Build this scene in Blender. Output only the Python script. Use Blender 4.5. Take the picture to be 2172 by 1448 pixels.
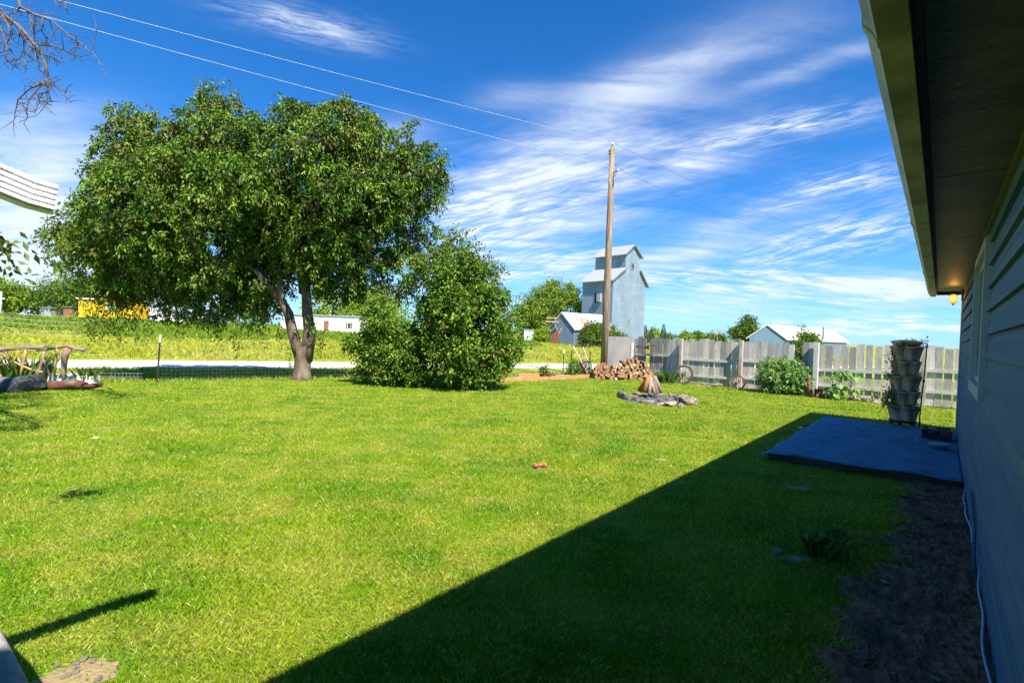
import bpy, math, random
import numpy as np
from mathutils import Vector, Matrix
random.seed(7); RNG = np.random.default_rng(11)
SC = bpy.context.scene
for o in list(bpy.data.objects): bpy.data.objects.remove(o)

# ------------------------------------------------------------------ camera
F = 1006.; H = 1.75; ROLL = .035; PITCH = math.atan(18/1006.)
_f = np.array([0, math.cos(PITCH), -math.sin(PITCH)]); _u = np.array([0, math.sin(PITCH), math.cos(PITCH)]); _r = np.array([1., 0, 0])
CR = _r*math.cos(ROLL)+_u*math.sin(ROLL); CU = _u*math.cos(ROLL)-_r*math.sin(ROLL)
cam = bpy.data.objects.new('camera', bpy.data.cameras.new('camera')); SC.collection.objects.link(cam)
cam.data.sensor_width = 36; cam.data.lens = 36*F/2172; cam.data.clip_start = .02; cam.data.clip_end = 6000
cam.matrix_world = Matrix(((CR[0], CU[0], -_f[0], 0), (CR[1], CU[1], -_f[1], 0), (CR[2], CU[2], -_f[2], H), (0, 0, 0, 1)))
SC.camera = cam
def ray(px, py): return _f+CR*(px-1086)/F+CU*(724-py)/F          # direction through a point of the photograph
def G(px, py, z=0):                                               # where that direction meets height z
    d = ray(px, py); return np.array([0, 0, H])+d*((z-H)/d[2])
def D(px, py, y):                                                 # where it reaches distance y
    d = ray(px, py); return np.array([0, 0, H])+d*(y/d[1])
UD = np.array([.67075, .74168]); VD = np.array([-.74168, .67075]) # along and across the house wall
def UV(u, v, z=0): return np.array([UD[0]*u+VD[0]*v, UD[1]*u+VD[1]*v, z])
def onU(px, py, u):                                               # direction meets plane u = const
    d = ray(px, py); return np.array([0, 0, H])+d*(u/(d[:2]@UD))
def onV(px, py, v):
    d = ray(px, py); return np.array([0, 0, H])+d*(v/(d[:2]@VD))

# ------------------------------------------------------------------ light
SUN_EL = math.radians(51.9); SH = np.array([.451, -.892])
w = bpy.data.worlds.new('World'); SC.world = w; w.use_nodes = True
nt = w.node_tree; nt.nodes.clear()
def N(t, **k):
    n = nt.nodes.new(t)
    for a, b in k.items(): setattr(n, a, b)
    return n
def L(a, b): nt.links.new(a, b)
def val(s, v): s.default_value = v
def MATH(op, a, b=None, c=None, clamp=False):
    n = N('ShaderNodeMath', operation=op); n.use_clamp = clamp
    for i, x in enumerate((a, b, c)):
        if x is None: continue
        if isinstance(x, (int, float)): n.inputs[i].default_value = x
        else: L(x, n.inputs[i])
    return n.outputs[0]
def VM(op, a, b=None):
    n = N('ShaderNodeVectorMath', operation=op)
    for i, x in enumerate((a, b)):
        if x is None: continue
        if isinstance(x, (tuple, list)): n.inputs[i].default_value = x
        else: L(x, n.inputs[i])
    return n
out = N('ShaderNodeOutputWorld'); bg = N('ShaderNodeBackground'); bg.inputs[1].default_value = .059
sky = N('ShaderNodeTexSky', sky_type='NISHITA'); sky.sun_disc = False; sky.sun_elevation = SUN_EL
sky.sun_rotation = math.atan2(SH[0], SH[1]); sky.altitude = 1200; sky.air_density = 1.0; sky.dust_density = .6; sky.ozone_density = 2.0
tint = N('ShaderNodeMix', data_type='RGBA', blend_type='MULTIPLY'); tint.inputs[0].default_value = 1; tint.inputs[7].default_value = (.20, .98, 1.72, 1)
L(sky.outputs[0], tint.inputs[6])
tc = N('ShaderNodeTexCoord'); NV = tc.outputs['Generated']
# wisps of cirrus: (px, py) is only how each wisp's direction in the sky was read off; length, width, tilt, density
CL = [(640,50,120,24,-12,.65),(700,66,60,14,-20,.4),(1300,230,230,48,27,.6),(1440,140,190,24,14,.42),(1720,140,130,16,17,.55),
 (1620,280,180,20,12,.75),(1480,348,75,16,3,.9),(1420,380,60,14,10,.5),(1050,450,260,75,14,.85),(1190,480,120,20,10,.5),(1180,370,220,40,18,.5),
 (1090,205,70,22,5,.3),(1770,395,170,24,14,.7),(1800,500,200,36,14,.9),(1560,470,130,22,16,.4),(1600,600,300,30,-4,.95),(1880,610,150,22,0,.6),
 (1850,690,230,24,0,.8),(1450,655,220,28,4,.5),(1170,560,140,22,4,.8),(20,560,260,150,10,.64),(60,500,240,120,6,.64),(90,340,200,40,6,.6),(60,240,150,30,8,.3),
 (1000,590,90,70,20,1.0),(1430,545,160,16,12,.55),(300,620,500,50,0,.6),(840,290,60,30,0,.5),(1290,410,60,20,20,.4)]
acc = None
for (px, py, a, b, ang, st) in CL:
    c = ray(px, py); cn = c/np.linalg.norm(c); t = math.radians(ang)
    ax = (ray(px+50*math.cos(t), py-50*math.sin(t))-c)*F/50; bx = (ray(px+50*math.sin(t), py+50*math.cos(t))-c)*F/50
    k = np.linalg.norm(c)
    ax = ax-cn*(ax@cn); bx = bx-cn*(bx@cn)
    sa = a*1.25/F/k*(ax@ax)**.5; sb = b*1.25/F/k*(bx@bx)**.5
    ax = ax/np.linalg.norm(ax)/sa; bx = bx/np.linalg.norm(bx); bx = bx-ax*(bx@ax)/(ax@ax); bx = bx/np.linalg.norm(bx)/sb
    d1 = VM('DOT_PRODUCT', NV, tuple(ax)).outputs['Value']; d2 = VM('DOT_PRODUCT', NV, tuple(bx)).outputs['Value']
    e = MATH('MULTIPLY_ADD', d1, d1, MATH('MULTIPLY', d2, d2))
    g = MATH('MULTIPLY', MATH('POWER', 2.718, MATH('MULTIPLY', e, -1.)), st)
    if st >= .65 and b >= 18:
        cvn = N('ShaderNodeCombineXYZ'); L(MATH('MULTIPLY', d1, 1.1*a/130), cvn.inputs[0]); L(MATH('MULTIPLY', d2, 2.6*b/40), cvn.inputs[1]); cvn.inputs[2].default_value = px*.37
        nn_ = N('ShaderNodeTexNoise'); nn_.inputs['Scale'].default_value = 1.5; nn_.inputs['Detail'].default_value = 5; nn_.inputs['Roughness'].default_value = .68; nn_.inputs['Distortion'].default_value = .5; L(cvn.outputs[0], nn_.inputs['Vector'])
        mm = N('ShaderNodeMapRange'); mm.inputs[1].default_value = .42; mm.inputs[2].default_value = .64; mm.inputs[3].default_value = .12; mm.inputs[4].default_value = 1.35; L(nn_.outputs[0], mm.inputs[0]); g = MATH('MULTIPLY', g, mm.outputs[0])
    g = MATH('MULTIPLY', g, MATH('GREATER_THAN', VM('DOT_PRODUCT', NV, tuple(cn)).outputs['Value'], 0.3))
    acc = g if acc is None else MATH('ADD', acc, g)
# streaky noise on the cloud layer
az = N('ShaderNodeSeparateXYZ'); L(NV, az.inputs[0])
zz = MATH('ADD', MATH('MAXIMUM', az.outputs[2], 0.0), .16)
cx = MATH('DIVIDE', az.outputs[0], zz); cy = MATH('DIVIDE', az.outputs[1], zz)
cv = N('ShaderNodeCombineXYZ'); L(cx, cv.inputs[0]); L(cy, cv.inputs[1])
mp = N('ShaderNodeMapping'); mp.inputs['Rotation'].default_value = (0, 0, math.radians(-38)); mp.inputs['Scale'].default_value = (.55, 3.0, 1); L(cv.outputs[0], mp.inputs[0])
n1 = N('ShaderNodeTexNoise'); n1.inputs['Scale'].default_value = 1.7; n1.inputs['Detail'].default_value = 9; n1.inputs['Roughness'].default_value = .62; n1.inputs['Distortion'].default_value = .55; L(mp.outputs[0], n1.inputs['Vector'])
n2 = N('ShaderNodeTexNoise'); n2.inputs['Scale'].default_value = 5; n2.inputs['Detail'].default_value = 8; n2.inputs['Roughness'].default_value = .65; n2.inputs['Distortion'].default_value = .4
mp2 = N('ShaderNodeMapping'); mp2.inputs['Scale'].default_value = (1, 1, 3.0); L(NV, mp2.inputs[0]); L(mp2.outputs[0], n2.inputs['Vector'])
ns = MATH('MULTIPLY_ADD', n1.outputs[0], .6, MATH('MULTIPLY', n2.outputs[0], .4))
mr = N('ShaderNodeMapRange'); mr.inputs[1].default_value = .38; mr.inputs[2].default_value = .60; L(ns, mr.inputs[0])
dens = MATH('MULTIPLY', MATH('MINIMUM', acc, 1.15), MATH('MULTIPLY_ADD', mr.outputs[0], 1.0, .12))
hz = MATH('POWER', 2.718, MATH('MULTIPLY', MATH('MAXIMUM', az.outputs[2], 0.0), -10.))
dens = MATH('ADD', dens, MATH('MULTIPLY', hz, .42), clamp=True)
dens = MATH('MINIMUM', dens, .93)
mx = N('ShaderNodeMix', data_type='RGBA'); L(dens, mx.inputs[0]); L(tint.outputs[2], mx.inputs[6]); mx.inputs[7].default_value = (7.4, 8.1, 9.2, 1)
L(mx.outputs[2], bg.inputs[0]); L(bg.outputs[0], out.inputs[0])

sl = bpy.data.lights.new('sun', 'SUN'); sl.energy = 5; sl.angle = math.radians(.53); sl.color = (1, .96, .86)
so = bpy.data.objects.new('sun', sl); SC.collection.objects.link(so)
sd = Vector((SH[0]*math.cos(SUN_EL), SH[1]*math.cos(SUN_EL), math.sin(SUN_EL)))
so.rotation_euler = sd.to_track_quat('Z', 'Y').to_euler(); so.location = (0, 0, 40)
SC.view_settings.view_transform = 'Standard'; SC.view_settings.look = 'None'; SC.view_settings.exposure = 1.1; SC.view_settings.gamma = 1

# ------------------------------------------------------------------ materials
def mat(name, c1, c2=None, scale=4., rough=.8, bump=0., bscale=None, stretch=(1, 1, 1), metal=0., spec=.4, c3=None, s3=1., detail=6, rand=0., emit=None, estr=0., lo=.35, hi=.65, coord='Object', trans=0.):
    m = bpy.data.materials.new(name); m.use_nodes = True; t = m.node_tree; p = t.nodes['Principled BSDF']
    def nn(ty): return t.nodes.new(ty)
    p.inputs['Roughness'].default_value = rough; p.inputs['Metallic'].default_value = metal; p.inputs['Specular IOR Level'].default_value = spec
    tcn = nn('ShaderNodeTexCoord'); mpn = nn('ShaderNodeMapping'); mpn.inputs['Scale'].default_value = stretch
    if coord == 'World':
        gp = nn('ShaderNodeNewGeometry'); t.links.new(gp.outputs['Position'], mpn.inputs[0])
    else: t.links.new(tcn.outputs[coord], mpn.inputs[0])
    col = None
    if c2 is not None:
        no = nn('ShaderNodeTexNoise'); no.inputs['Scale'].default_value = scale; no.inputs['Detail'].default_value = detail; no.inputs['Roughness'].default_value = .65
        t.links.new(mpn.outputs[0], no.inputs['Vector'])
        r = nn('ShaderNodeMapRange'); r.inputs[1].default_value = lo; r.inputs[2].default_value = hi; t.links.new(no.outputs[0], r.inputs[0])
        x = nn('ShaderNodeMix'); x.data_type = 'RGBA'; x.inputs[6].default_value = (*c1, 1); x.inputs[7].default_value = (*c2, 1)
        t.links.new(r.outputs[0], x.inputs[0]); col = x.outputs[2]
        if c3 is not None:
            n3 = nn('ShaderNodeTexNoise'); n3.inputs['Scale'].default_value = s3; n3.inputs['Detail'].default_value = 5; t.links.new(mpn.outputs[0], n3.inputs['Vector'])
            r3 = nn('ShaderNodeMapRange'); r3.inputs[1].default_value = .5; r3.inputs[2].default_value = .66; t.links.new(n3.outputs[0], r3.inputs[0])
            x3 = nn('ShaderNodeMix'); x3.data_type = 'RGBA'; x3.inputs[7].default_value = (*c3, 1); t.links.new(col, x3.inputs[6]); t.links.new(r3.outputs[0], x3.inputs[0]); col = x3.outputs[2]
    if rand:
        a = nn('ShaderNodeAttribute'); a.attribute_name = 'tint'
        h = nn('ShaderNodeHueSaturation'); 
        if col is None: h.inputs['Color'].default_value = (*c1, 1)
        else: t.links.new(col, h.inputs['Color'])
        v = nn('ShaderNodeMapRange'); v.inputs[3].default_value = 1-rand; v.inputs[4].default_value = 1+rand; t.links.new(a.outputs['Fac'], v.inputs[0]); t.links.new(v.outputs[0], h.inputs['Value']); col = h.outputs[0]
    if col is None: p.inputs['Base Color'].default_value = (*c1, 1)
    else: t.links.new(col, p.inputs['Base Color'])
    if bump:
        nb = nn('ShaderNodeTexNoise'); nb.inputs['Scale'].default_value = bscale or scale*3; nb.inputs['Detail'].default_value = 5; t.links.new(mpn.outputs[0], nb.inputs['Vector'])
        bn = nn('ShaderNodeBump'); bn.inputs['Strength'].default_value = bump; bn.inputs['Distance'].default_value = .02
        t.links.new(nb.outputs[0], bn.inputs['Height']); t.links.new(bn.outputs[0], p.inputs['Normal'])
    if emit:
        p.inputs['Emission Color'].default_value = (*emit, 1); p.inputs['Emission Strength'].default_value = estr
    if trans:
        tr = nn('ShaderNodeBsdfTranslucent'); mxs = nn('ShaderNodeMixShader'); mxs.inputs[0].default_value = trans
        if col is None: tr.inputs[0].default_value = (*c1, 1)
        else: t.links.new(col, tr.inputs[0])
        o = t.nodes['Material Output']; t.links.new(p.outputs[0], mxs.inputs[1]); t.links.new(tr.outputs[0], mxs.inputs[2]); t.links.new(mxs.outputs[0], o.inputs[0])
    return m
def leafmat(name, c1, c2, c3=None, rand=.45, trans=.28, rough=.5, spec=.3, scale=1.2, s3=1.5):
    return mat(name, c1, c2, scale=scale, rough=rough, spec=spec, c3=c3, s3=s3, rand=rand, trans=trans, coord='World', detail=3)

# ------------------------------------------------------------------ mesh helpers
COL = SC.collection
def tag(o, label=None, cat=None, group=None, kind=None):
    if label: o['label'] = label
    if cat: o['category'] = cat
    if group: o['group'] = group
    if kind: o['kind'] = kind
    return o
def empty(name, loc, label, cat, group=None, kind=None):
    o = bpy.data.objects.new(name, None); COL.objects.link(o); o.location = tuple(loc); o.empty_display_size = .3
    return tag(o, label, cat, group, kind)
def wloc(o):
    l = Vector((0, 0, 0))
    while o is not None: l += Vector(o.location); o = o.parent
    return np.array(l)
def link(name, me, mats, parent=None, org=None):
    o = bpy.data.objects.new(name, me); COL.objects.link(o)
    for m in (mats if isinstance(mats, (list, tuple)) else [mats]): me.materials.append(m)
    n = len(me.vertices); co = np.empty(n*3, np.float32); me.vertices.foreach_get('co', co); co = co.reshape(-1, 3)
    if org is None:
        if parent is not None: org = wloc(parent)
        else: org = np.array([(co[:, 0].min()+co[:, 0].max())/2, (co[:, 1].min()+co[:, 1].max())/2, co[:, 2].min()])
    me.vertices.foreach_set('co', (co-np.asarray(org, np.float32)).ravel()); me.update()
    o.location = tuple(np.asarray(org)-(wloc(parent) if parent is not None else 0)); o.parent = parent
    return o
class B:
    def __init__(s): s.v = []; s.f = []; s.m = []; s.cm = 0; s.sm = []; s.smooth = False
    def face(s, idx): s.f.append(idx); s.m.append(s.cm); s.sm.append(s.smooth)
    def quad(s, a, b, c, d):
        i = len(s.v); s.v += [tuple(a), tuple(b), tuple(c), tuple(d)]; s.face((i, i+1, i+2, i+3))
    def poly(s, pts):
        i = len(s.v); s.v += [tuple(p) for p in pts]; s.face(tuple(range(i, i+len(pts))))
    def prism(s, pts, off):                                       # polygon pts extruded by vector off
        n = len(pts); i = len(s.v); off = np.asarray(off)
        s.v += [tuple(p) for p in pts]+[tuple(np.asarray(p)+off) for p in pts]
        s.face(tuple(range(i+n-1, i-1, -1))); s.face(tuple(range(i+n, i+2*n)))
        for k in range(n): s.face((i+k, i+(k+1) % n, i+n+(k+1) % n, i+n+k))
    def box(s, c, ex, ey, ez, jit=0):                             # centre and three half-axis vectors
        c, ex, ey, ez = map(lambda q: np.asarray(q, float), (c, ex, ey, ez)); i = len(s.v)
        for a in (-1, 1):
            for b in (-1, 1):
                for d in (-1, 1):
                    p = c+a*ex+b*ey+d*ez
                    if jit: p = p+np.array([random.uniform(-jit, jit) for _ in range(3)])
                    s.v.append(tuple(p))
        for q in ((0, 1, 3, 2), (4, 6, 7, 5), (0, 4, 5, 1), (2, 3, 7, 6), (0, 2, 6, 4), (1, 5, 7, 3)): s.face(tuple(i+k for k in q))
    def ubox(s, u0, u1, v0, v1, z0, z1):                          # box in house axes
        s.box(UV((u0+u1)/2, (v0+v1)/2, (z0+z1)/2), UV((u1-u0)/2, 0), UV(0, (v1-v0)/2), (0, 0, (z1-z0)/2))
    def tube(s, pts, rad, sides=8, jit=0, cap=True, wob=0):
        pts = [np.asarray(p, float) for p in pts]; n = len(pts)
        if isinstance(rad, (int, float)): rad = [rad]*n
        t0 = pts[1]-pts[0]; t0 /= np.linalg.norm(t0)+1e-9
        a = np.cross(t0, [0, 0, 1.]); 
        if np.linalg.norm(a) < .1: a = np.cross(t0, [1., 0, 0])
        a /= np.linalg.norm(a); i0 = len(s.v); sm = s.smooth; s.smooth = sides > 4
        ph = [random.uniform(-1, 1) for _ in range(sides)]
        for k in range(n):
            t = pts[min(k+1, n-1)]-pts[max(k-1, 0)]; t /= np.linalg.norm(t)+1e-9
            a = a-t*(a@t); a /= np.linalg.norm(a)+1e-9; b = np.cross(t, a)
            for q in range(sides):
                g = 2*math.pi*q/sides; rr = rad[k]*(1+wob*ph[q]+(random.uniform(-jit, jit) if jit else 0))
                s.v.append(tuple(pts[k]+(a*math.cos(g)+b*math.sin(g))*rr))
        for k in range(n-1):
            for q in range(sides):
                A = i0+k*sides+q; Bq = i0+k*sides+(q+1) % sides
                s.face((A, Bq, Bq+sides, A+sides))
        s.smooth = False
        if cap: s.face(tuple(i0+sides-1-q for q in range(sides))); s.face(tuple(i0+(n-1)*sides+q for q in range(sides)))
        s.smooth = sm
    def lathe(s, c, prof, sides=16, jit=0, squash=(1, 1)):        # prof: (radius, z)
        i0 = len(s.v); sm = s.smooth; s.smooth = True
        for r, z in prof:
            for q in range(sides):
                g = 2*math.pi*q/sides; rr = r*(1+(random.uniform(-jit, jit) if jit else 0))
                s.v.append((c[0]+rr*math.cos(g)*squash[0], c[1]+rr*math.sin(g)*squash[1], c[2]+z))
        for k in range(len(prof)-1):
            for q in range(sides):
                A = i0+k*sides+q; Bq = i0+k*sides+(q+1) % sides
                s.face((A, Bq, Bq+sides, A+sides))
        s.smooth = sm
        s.face(tuple(i0+sides-1-q for q in range(sides))); s.face(tuple(i0+(len(prof)-1)*sides+q for q in range(sides)))
    def build(s, name, mats, parent=None, org=None, label=None, cat=None, group=None, kind=None, bevel=0):
        me = bpy.data.meshes.new(name); me.from_pydata(s.v, [], s.f); me.polygons.foreach_set('material_index', s.m); me.polygons.foreach_set('use_smooth', s.sm); me.update()
        o = link(name, me, mats, parent, org)
        if bevel:
            b = o.modifiers.new('bevel', 'BEVEL'); b.width = bevel; b.segments = 2; b.limit_method = 'ANGLE'
        return tag(o, label, cat, group, kind)
def npmesh(name, co, nper, faces, mats, tintv=None, parent=None, org=None, **k):
    """co (n*nper,3); faces: list of index tuples within one element (all same length)"""
    n = len(co)//nper; f = np.asarray(faces, np.int32); fl = f.shape[1]
    idx = (np.arange(n, dtype=np.int32)[:, None, None]*nper+f[None]).reshape(-1)
    me = bpy.data.meshes.new(name); me.vertices.add(len(co)); me.vertices.foreach_set('co', np.asarray(co, np.float32).ravel())
    me.loops.add(len(idx)); me.loops.foreach_set('vertex_index', idx)
    nf = len(idx)//fl; me.polygons.add(nf); me.polygons.foreach_set('loop_start', np.arange(nf, dtype=np.int32)*fl); me.polygons.foreach_set('loop_total', np.full(nf, fl, np.int32))
    if tintv is not None:
        at = me.attributes.new('tint', 'FLOAT', 'POINT'); at.data.foreach_set('value', np.repeat(np.asarray(tintv, np.float32), nper))
    me.update(calc_edges=True)
    return tag(link(name, me, mats, parent, org), **k)
def nz(a): return a/(np.linalg.norm(a, axis=-1, keepdims=True)+1e-9)
def leaves(pos, axis, length, width, up=.5, fold=.25, curl=.2):
    """leaf = base, left, right, tip folded on its midrib; arrays in, vertices out"""
    n = len(pos); a = nz(axis); r = nz(RNG.normal(size=(n, 3))+np.array([0, 0, up*2])); side = nz(np.cross(a, r)); nr = np.cross(side, a)
    ln = (length*RNG.uniform(.65, 1.25, n))[:, None]; wd = ln*(width/length)*.5
    b = pos; mid = b+a*ln*.45; tip = b+a*ln-nr*ln*curl
    l = mid+side*wd+nr*wd*fold; r2 = mid-side*wd+nr*wd*fold
    return np.stack([b, l, tip, r2], 1).reshape(-1, 3)
LF = [(0, 1, 2), (0, 2, 3)]
def clusters(cen, outward, per, spread, length, width, droop=.5, up=.6):
    n = len(cen); tw = nz(outward*.7+RNG.normal(size=(n, 3))*.5+np.array([0, 0, -droop]))
    s = RNG.uniform(-.5, 1, (n, per, 1))
    p = cen[:, None]+tw[:, None]*s*spread+RNG.normal(size=(n, per, 3))*spread*.22+np.array([0, 0, -1])*(np.maximum(s, 0)**2)*spread*droop*.6
    ax = tw[:, None]*.7+RNG.normal(size=(n, per, 3))*.6+np.array([0, 0, -droop*.5])
    t = np.clip(RNG.normal(.5, .16, (n, 1))+RNG.normal(0, .17, (n, per)), 0, 1)
    return leaves(p.reshape(-1, 3), ax.reshape(-1, 3), length, width, up=up), t.reshape(-1)
def inpoly(x, y, P):
    ins = np.zeros(len(x), bool); n = len(P)
    for i in range(n):
        x0, y0 = P[i]; x1, y1 = P[(i+1) % n]
        c = ((y0 > y) != (y1 > y)) & (x < (x1-x0)*(y-y0)/(y1-y0+1e-12)+x0); ins ^= c
    return ins
def edged(x, y, P):
    d = np.full(len(x), 1e9); n = len(P)
    for i in range(n):
        a = np.array(P[i], float); b = np.array(P[(i+1) % n], float); ab = b-a
        t = np.clip(((x-a[0])*ab[0]+(y-a[1])*ab[1])/(ab@ab+1e-12), 0, 1)
        d = np.minimum(d, np.hypot(x-a[0]-t*ab[0], y-a[1]-t*ab[1]))
    return d
def crown_blobs(poly, y0, nb, T, rb, dens=1., rim=False):
    """lumps filling a rounded volume whose outline (poly, given in metres x,z at distance y0)"""
    P = [D(px, py, y0)[[0, 2]] for px, py in poly]; P = np.array(P); lo = P.min(0); hi = P.max(0)
    R = min(hi-lo)*.5; res = []; tries = 0
    if rim:
        for i in range(len(P)):
            a, c = P[i], P[(i+1) % len(P)]; m_ = max(1, int(np.hypot(*(c-a))/(rb*.8)))
            for k in range(m_):
                q = a+(c-a)*(k+RNG.uniform(.2, .8))/m_; nn_ = np.array([-(c-a)[1], (c-a)[0]]); nn_ = nn_/(np.hypot(*nn_)+1e-9); r_ = rb*RNG.uniform(.3, .55)
                for sg in (1, -1):
                    e_ = q+nn_*sg*r_*.9
                    if inpoly(np.array([e_[0]]), np.array([e_[1]]), P)[0]: res.append(np.array([e_[0], y0+RNG.uniform(-.12, .15)*T, e_[1], r_])); break
    while len(res) < nb and tries < 400:
        tries += 1
        x = RNG.uniform(lo[0], hi[0], 400); z = RNG.uniform(lo[1], hi[1], 400)
        k = inpoly(x, z, P); x = x[k]; z = z[k]
        if not len(x): continue
        e = edged(x, z, P); rr = rb*RNG.uniform(.55, 1.2, len(x))
        th = T*np.clip(e/R*1.25, 0, 1)**.85
        for j in range(len(x)):
            if e[j] < rr[j]*.85: 
                if RNG.random() < .5: continue
                rr[j] = max(e[j]*.9, rb*.25)
            s = RNG.uniform(-1, 1); s = math.copysign(abs(s)**.6, s)
            q = np.array([x[j], y0+s*max(th[j]-rr[j]*.5, 0.05), z[j], rr[j]])
            if all((q[0]-p[0])**2+(q[1]-p[1])**2+(q[2]-p[2])**2 > (rb*.6)**2 for p in res): res.append(q)
            if len(res) >= nb: break
    return np.array(res)
def lobed(bl, fr, thr, holes=(), seed=0):
    """drop lumps where a smooth 3-D field is low, so that the crown breaks into lobes with gaps"""
    n = np.sin(bl[:, 0]*fr+seed)*np.sin(bl[:, 2]*fr*1.2+1+seed)+.6*np.sin(bl[:, 1]*fr*1.3+bl[:, 0]*fr*.6+seed)
    k = n > thr
    for (px, py, y, r) in holes:
        q = D(px, py, y); k &= np.hypot(bl[:, 0]-q[0], bl[:, 2]-q[2]) > r+bl[:, 3]*.45
    return bl[k]
def foliage(name, bl, ncl, per, length, width, m, parent, droop=.5, spread=.5, up=.6, flat=.8, **k):
    w8 = bl[:, 3]**2; pick = RNG.choice(len(bl), ncl, p=w8/w8.sum())
    d = nz(RNG.normal(size=(ncl, 3))+np.array([0, 0, .25])); r = bl[pick, 3]*RNG.uniform(.55, 1.0, ncl)**.6
    c = bl[pick, :3]+d*r[:, None]*np.array([1, 1, flat])
    co, t = clusters(c, d, per, spread, length, width, droop, up)
    return npmesh(name, co, 4, LF, m, t, parent, **k), c
def bez(a, b, c, n=8):
    a, b, c = map(lambda q: np.asarray(q, float), (a, b, c)); return [(1-t)**2*a+2*t*(1-t)*b+t*t*c for t in np.linspace(0, 1, n)]
def wig(pts, amp):
    return [p+(np.random.default_rng(i*7+int(abs(p[0])*90)).normal(size=3)*amp if 0 < i < len(pts)-1 else 0) for i, p in enumerate(pts)]

# ------------------------------------------------------------------ terrain
P0 = np.array([-9.905, 13.284]); FD = np.array([.8413, .5406]); FN = np.array([-.5406, .8413])   # line of the wire fence
def wof(x, y): return (x-P0[0])*FN[0]+(y-P0[1])*FN[1]
def sst(a, b, x):
    t = np.clip((x-a)/(b-a), 0, 1); return t*t*(3-2*t)
def zt(x, y):
    x = np.asarray(x, float); y = np.asarray(y, float); ww = wof(x, y)
    top = np.interp(x, [-46.6, -20.6, 3.3, 20], [1.35, .70, .05, .05])
    return -.02-.28*sst(.4, 2.2, ww)+(top+.3)*sst(15, 44, ww)
def grid(name, xs, ys, zf, m, **k):
    X, Y = np.meshgrid(xs, ys); Z = zf(X, Y); v = np.stack([X, Y, Z], -1).reshape(-1, 3)
    nx = len(xs); ny = len(ys); i = (np.arange(ny-1)[:, None]*nx+np.arange(nx-1)).reshape(-1)
    f = np.stack([i, i+1, i+1+nx, i+nx], 1)
    me = bpy.data.meshes.new(name); me.from_pydata(v.tolist(), [], f.tolist()); me.polygons.foreach_set('use_smooth', [True]*len(f)); me.update()
    return tag(link(name, me, m, None, (0, 0, 0)), **k)
M_field = mat('field_ground', (.24, .26, .02), (.32, .30, .04), scale=.35, rough=.95, c3=(.16, .22, .02), s3=.12, bump=.6, bscale=6, coord='World')
s = lambda n, a, p: np.sign(np.linspace(-1, 1, n))*np.abs(np.linspace(-1, 1, n))**p*a
xs = np.unique(np.concatenate([np.arange(-80, 80, 2.), s(80, 2500, 3)])); ys = np.unique(np.concatenate([np.arange(-20, 120, 2.), np.linspace(-1, 1, 60)**3*3000]))
grid('ground', xs, ys, zt, M_field, kind='structure')

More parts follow.
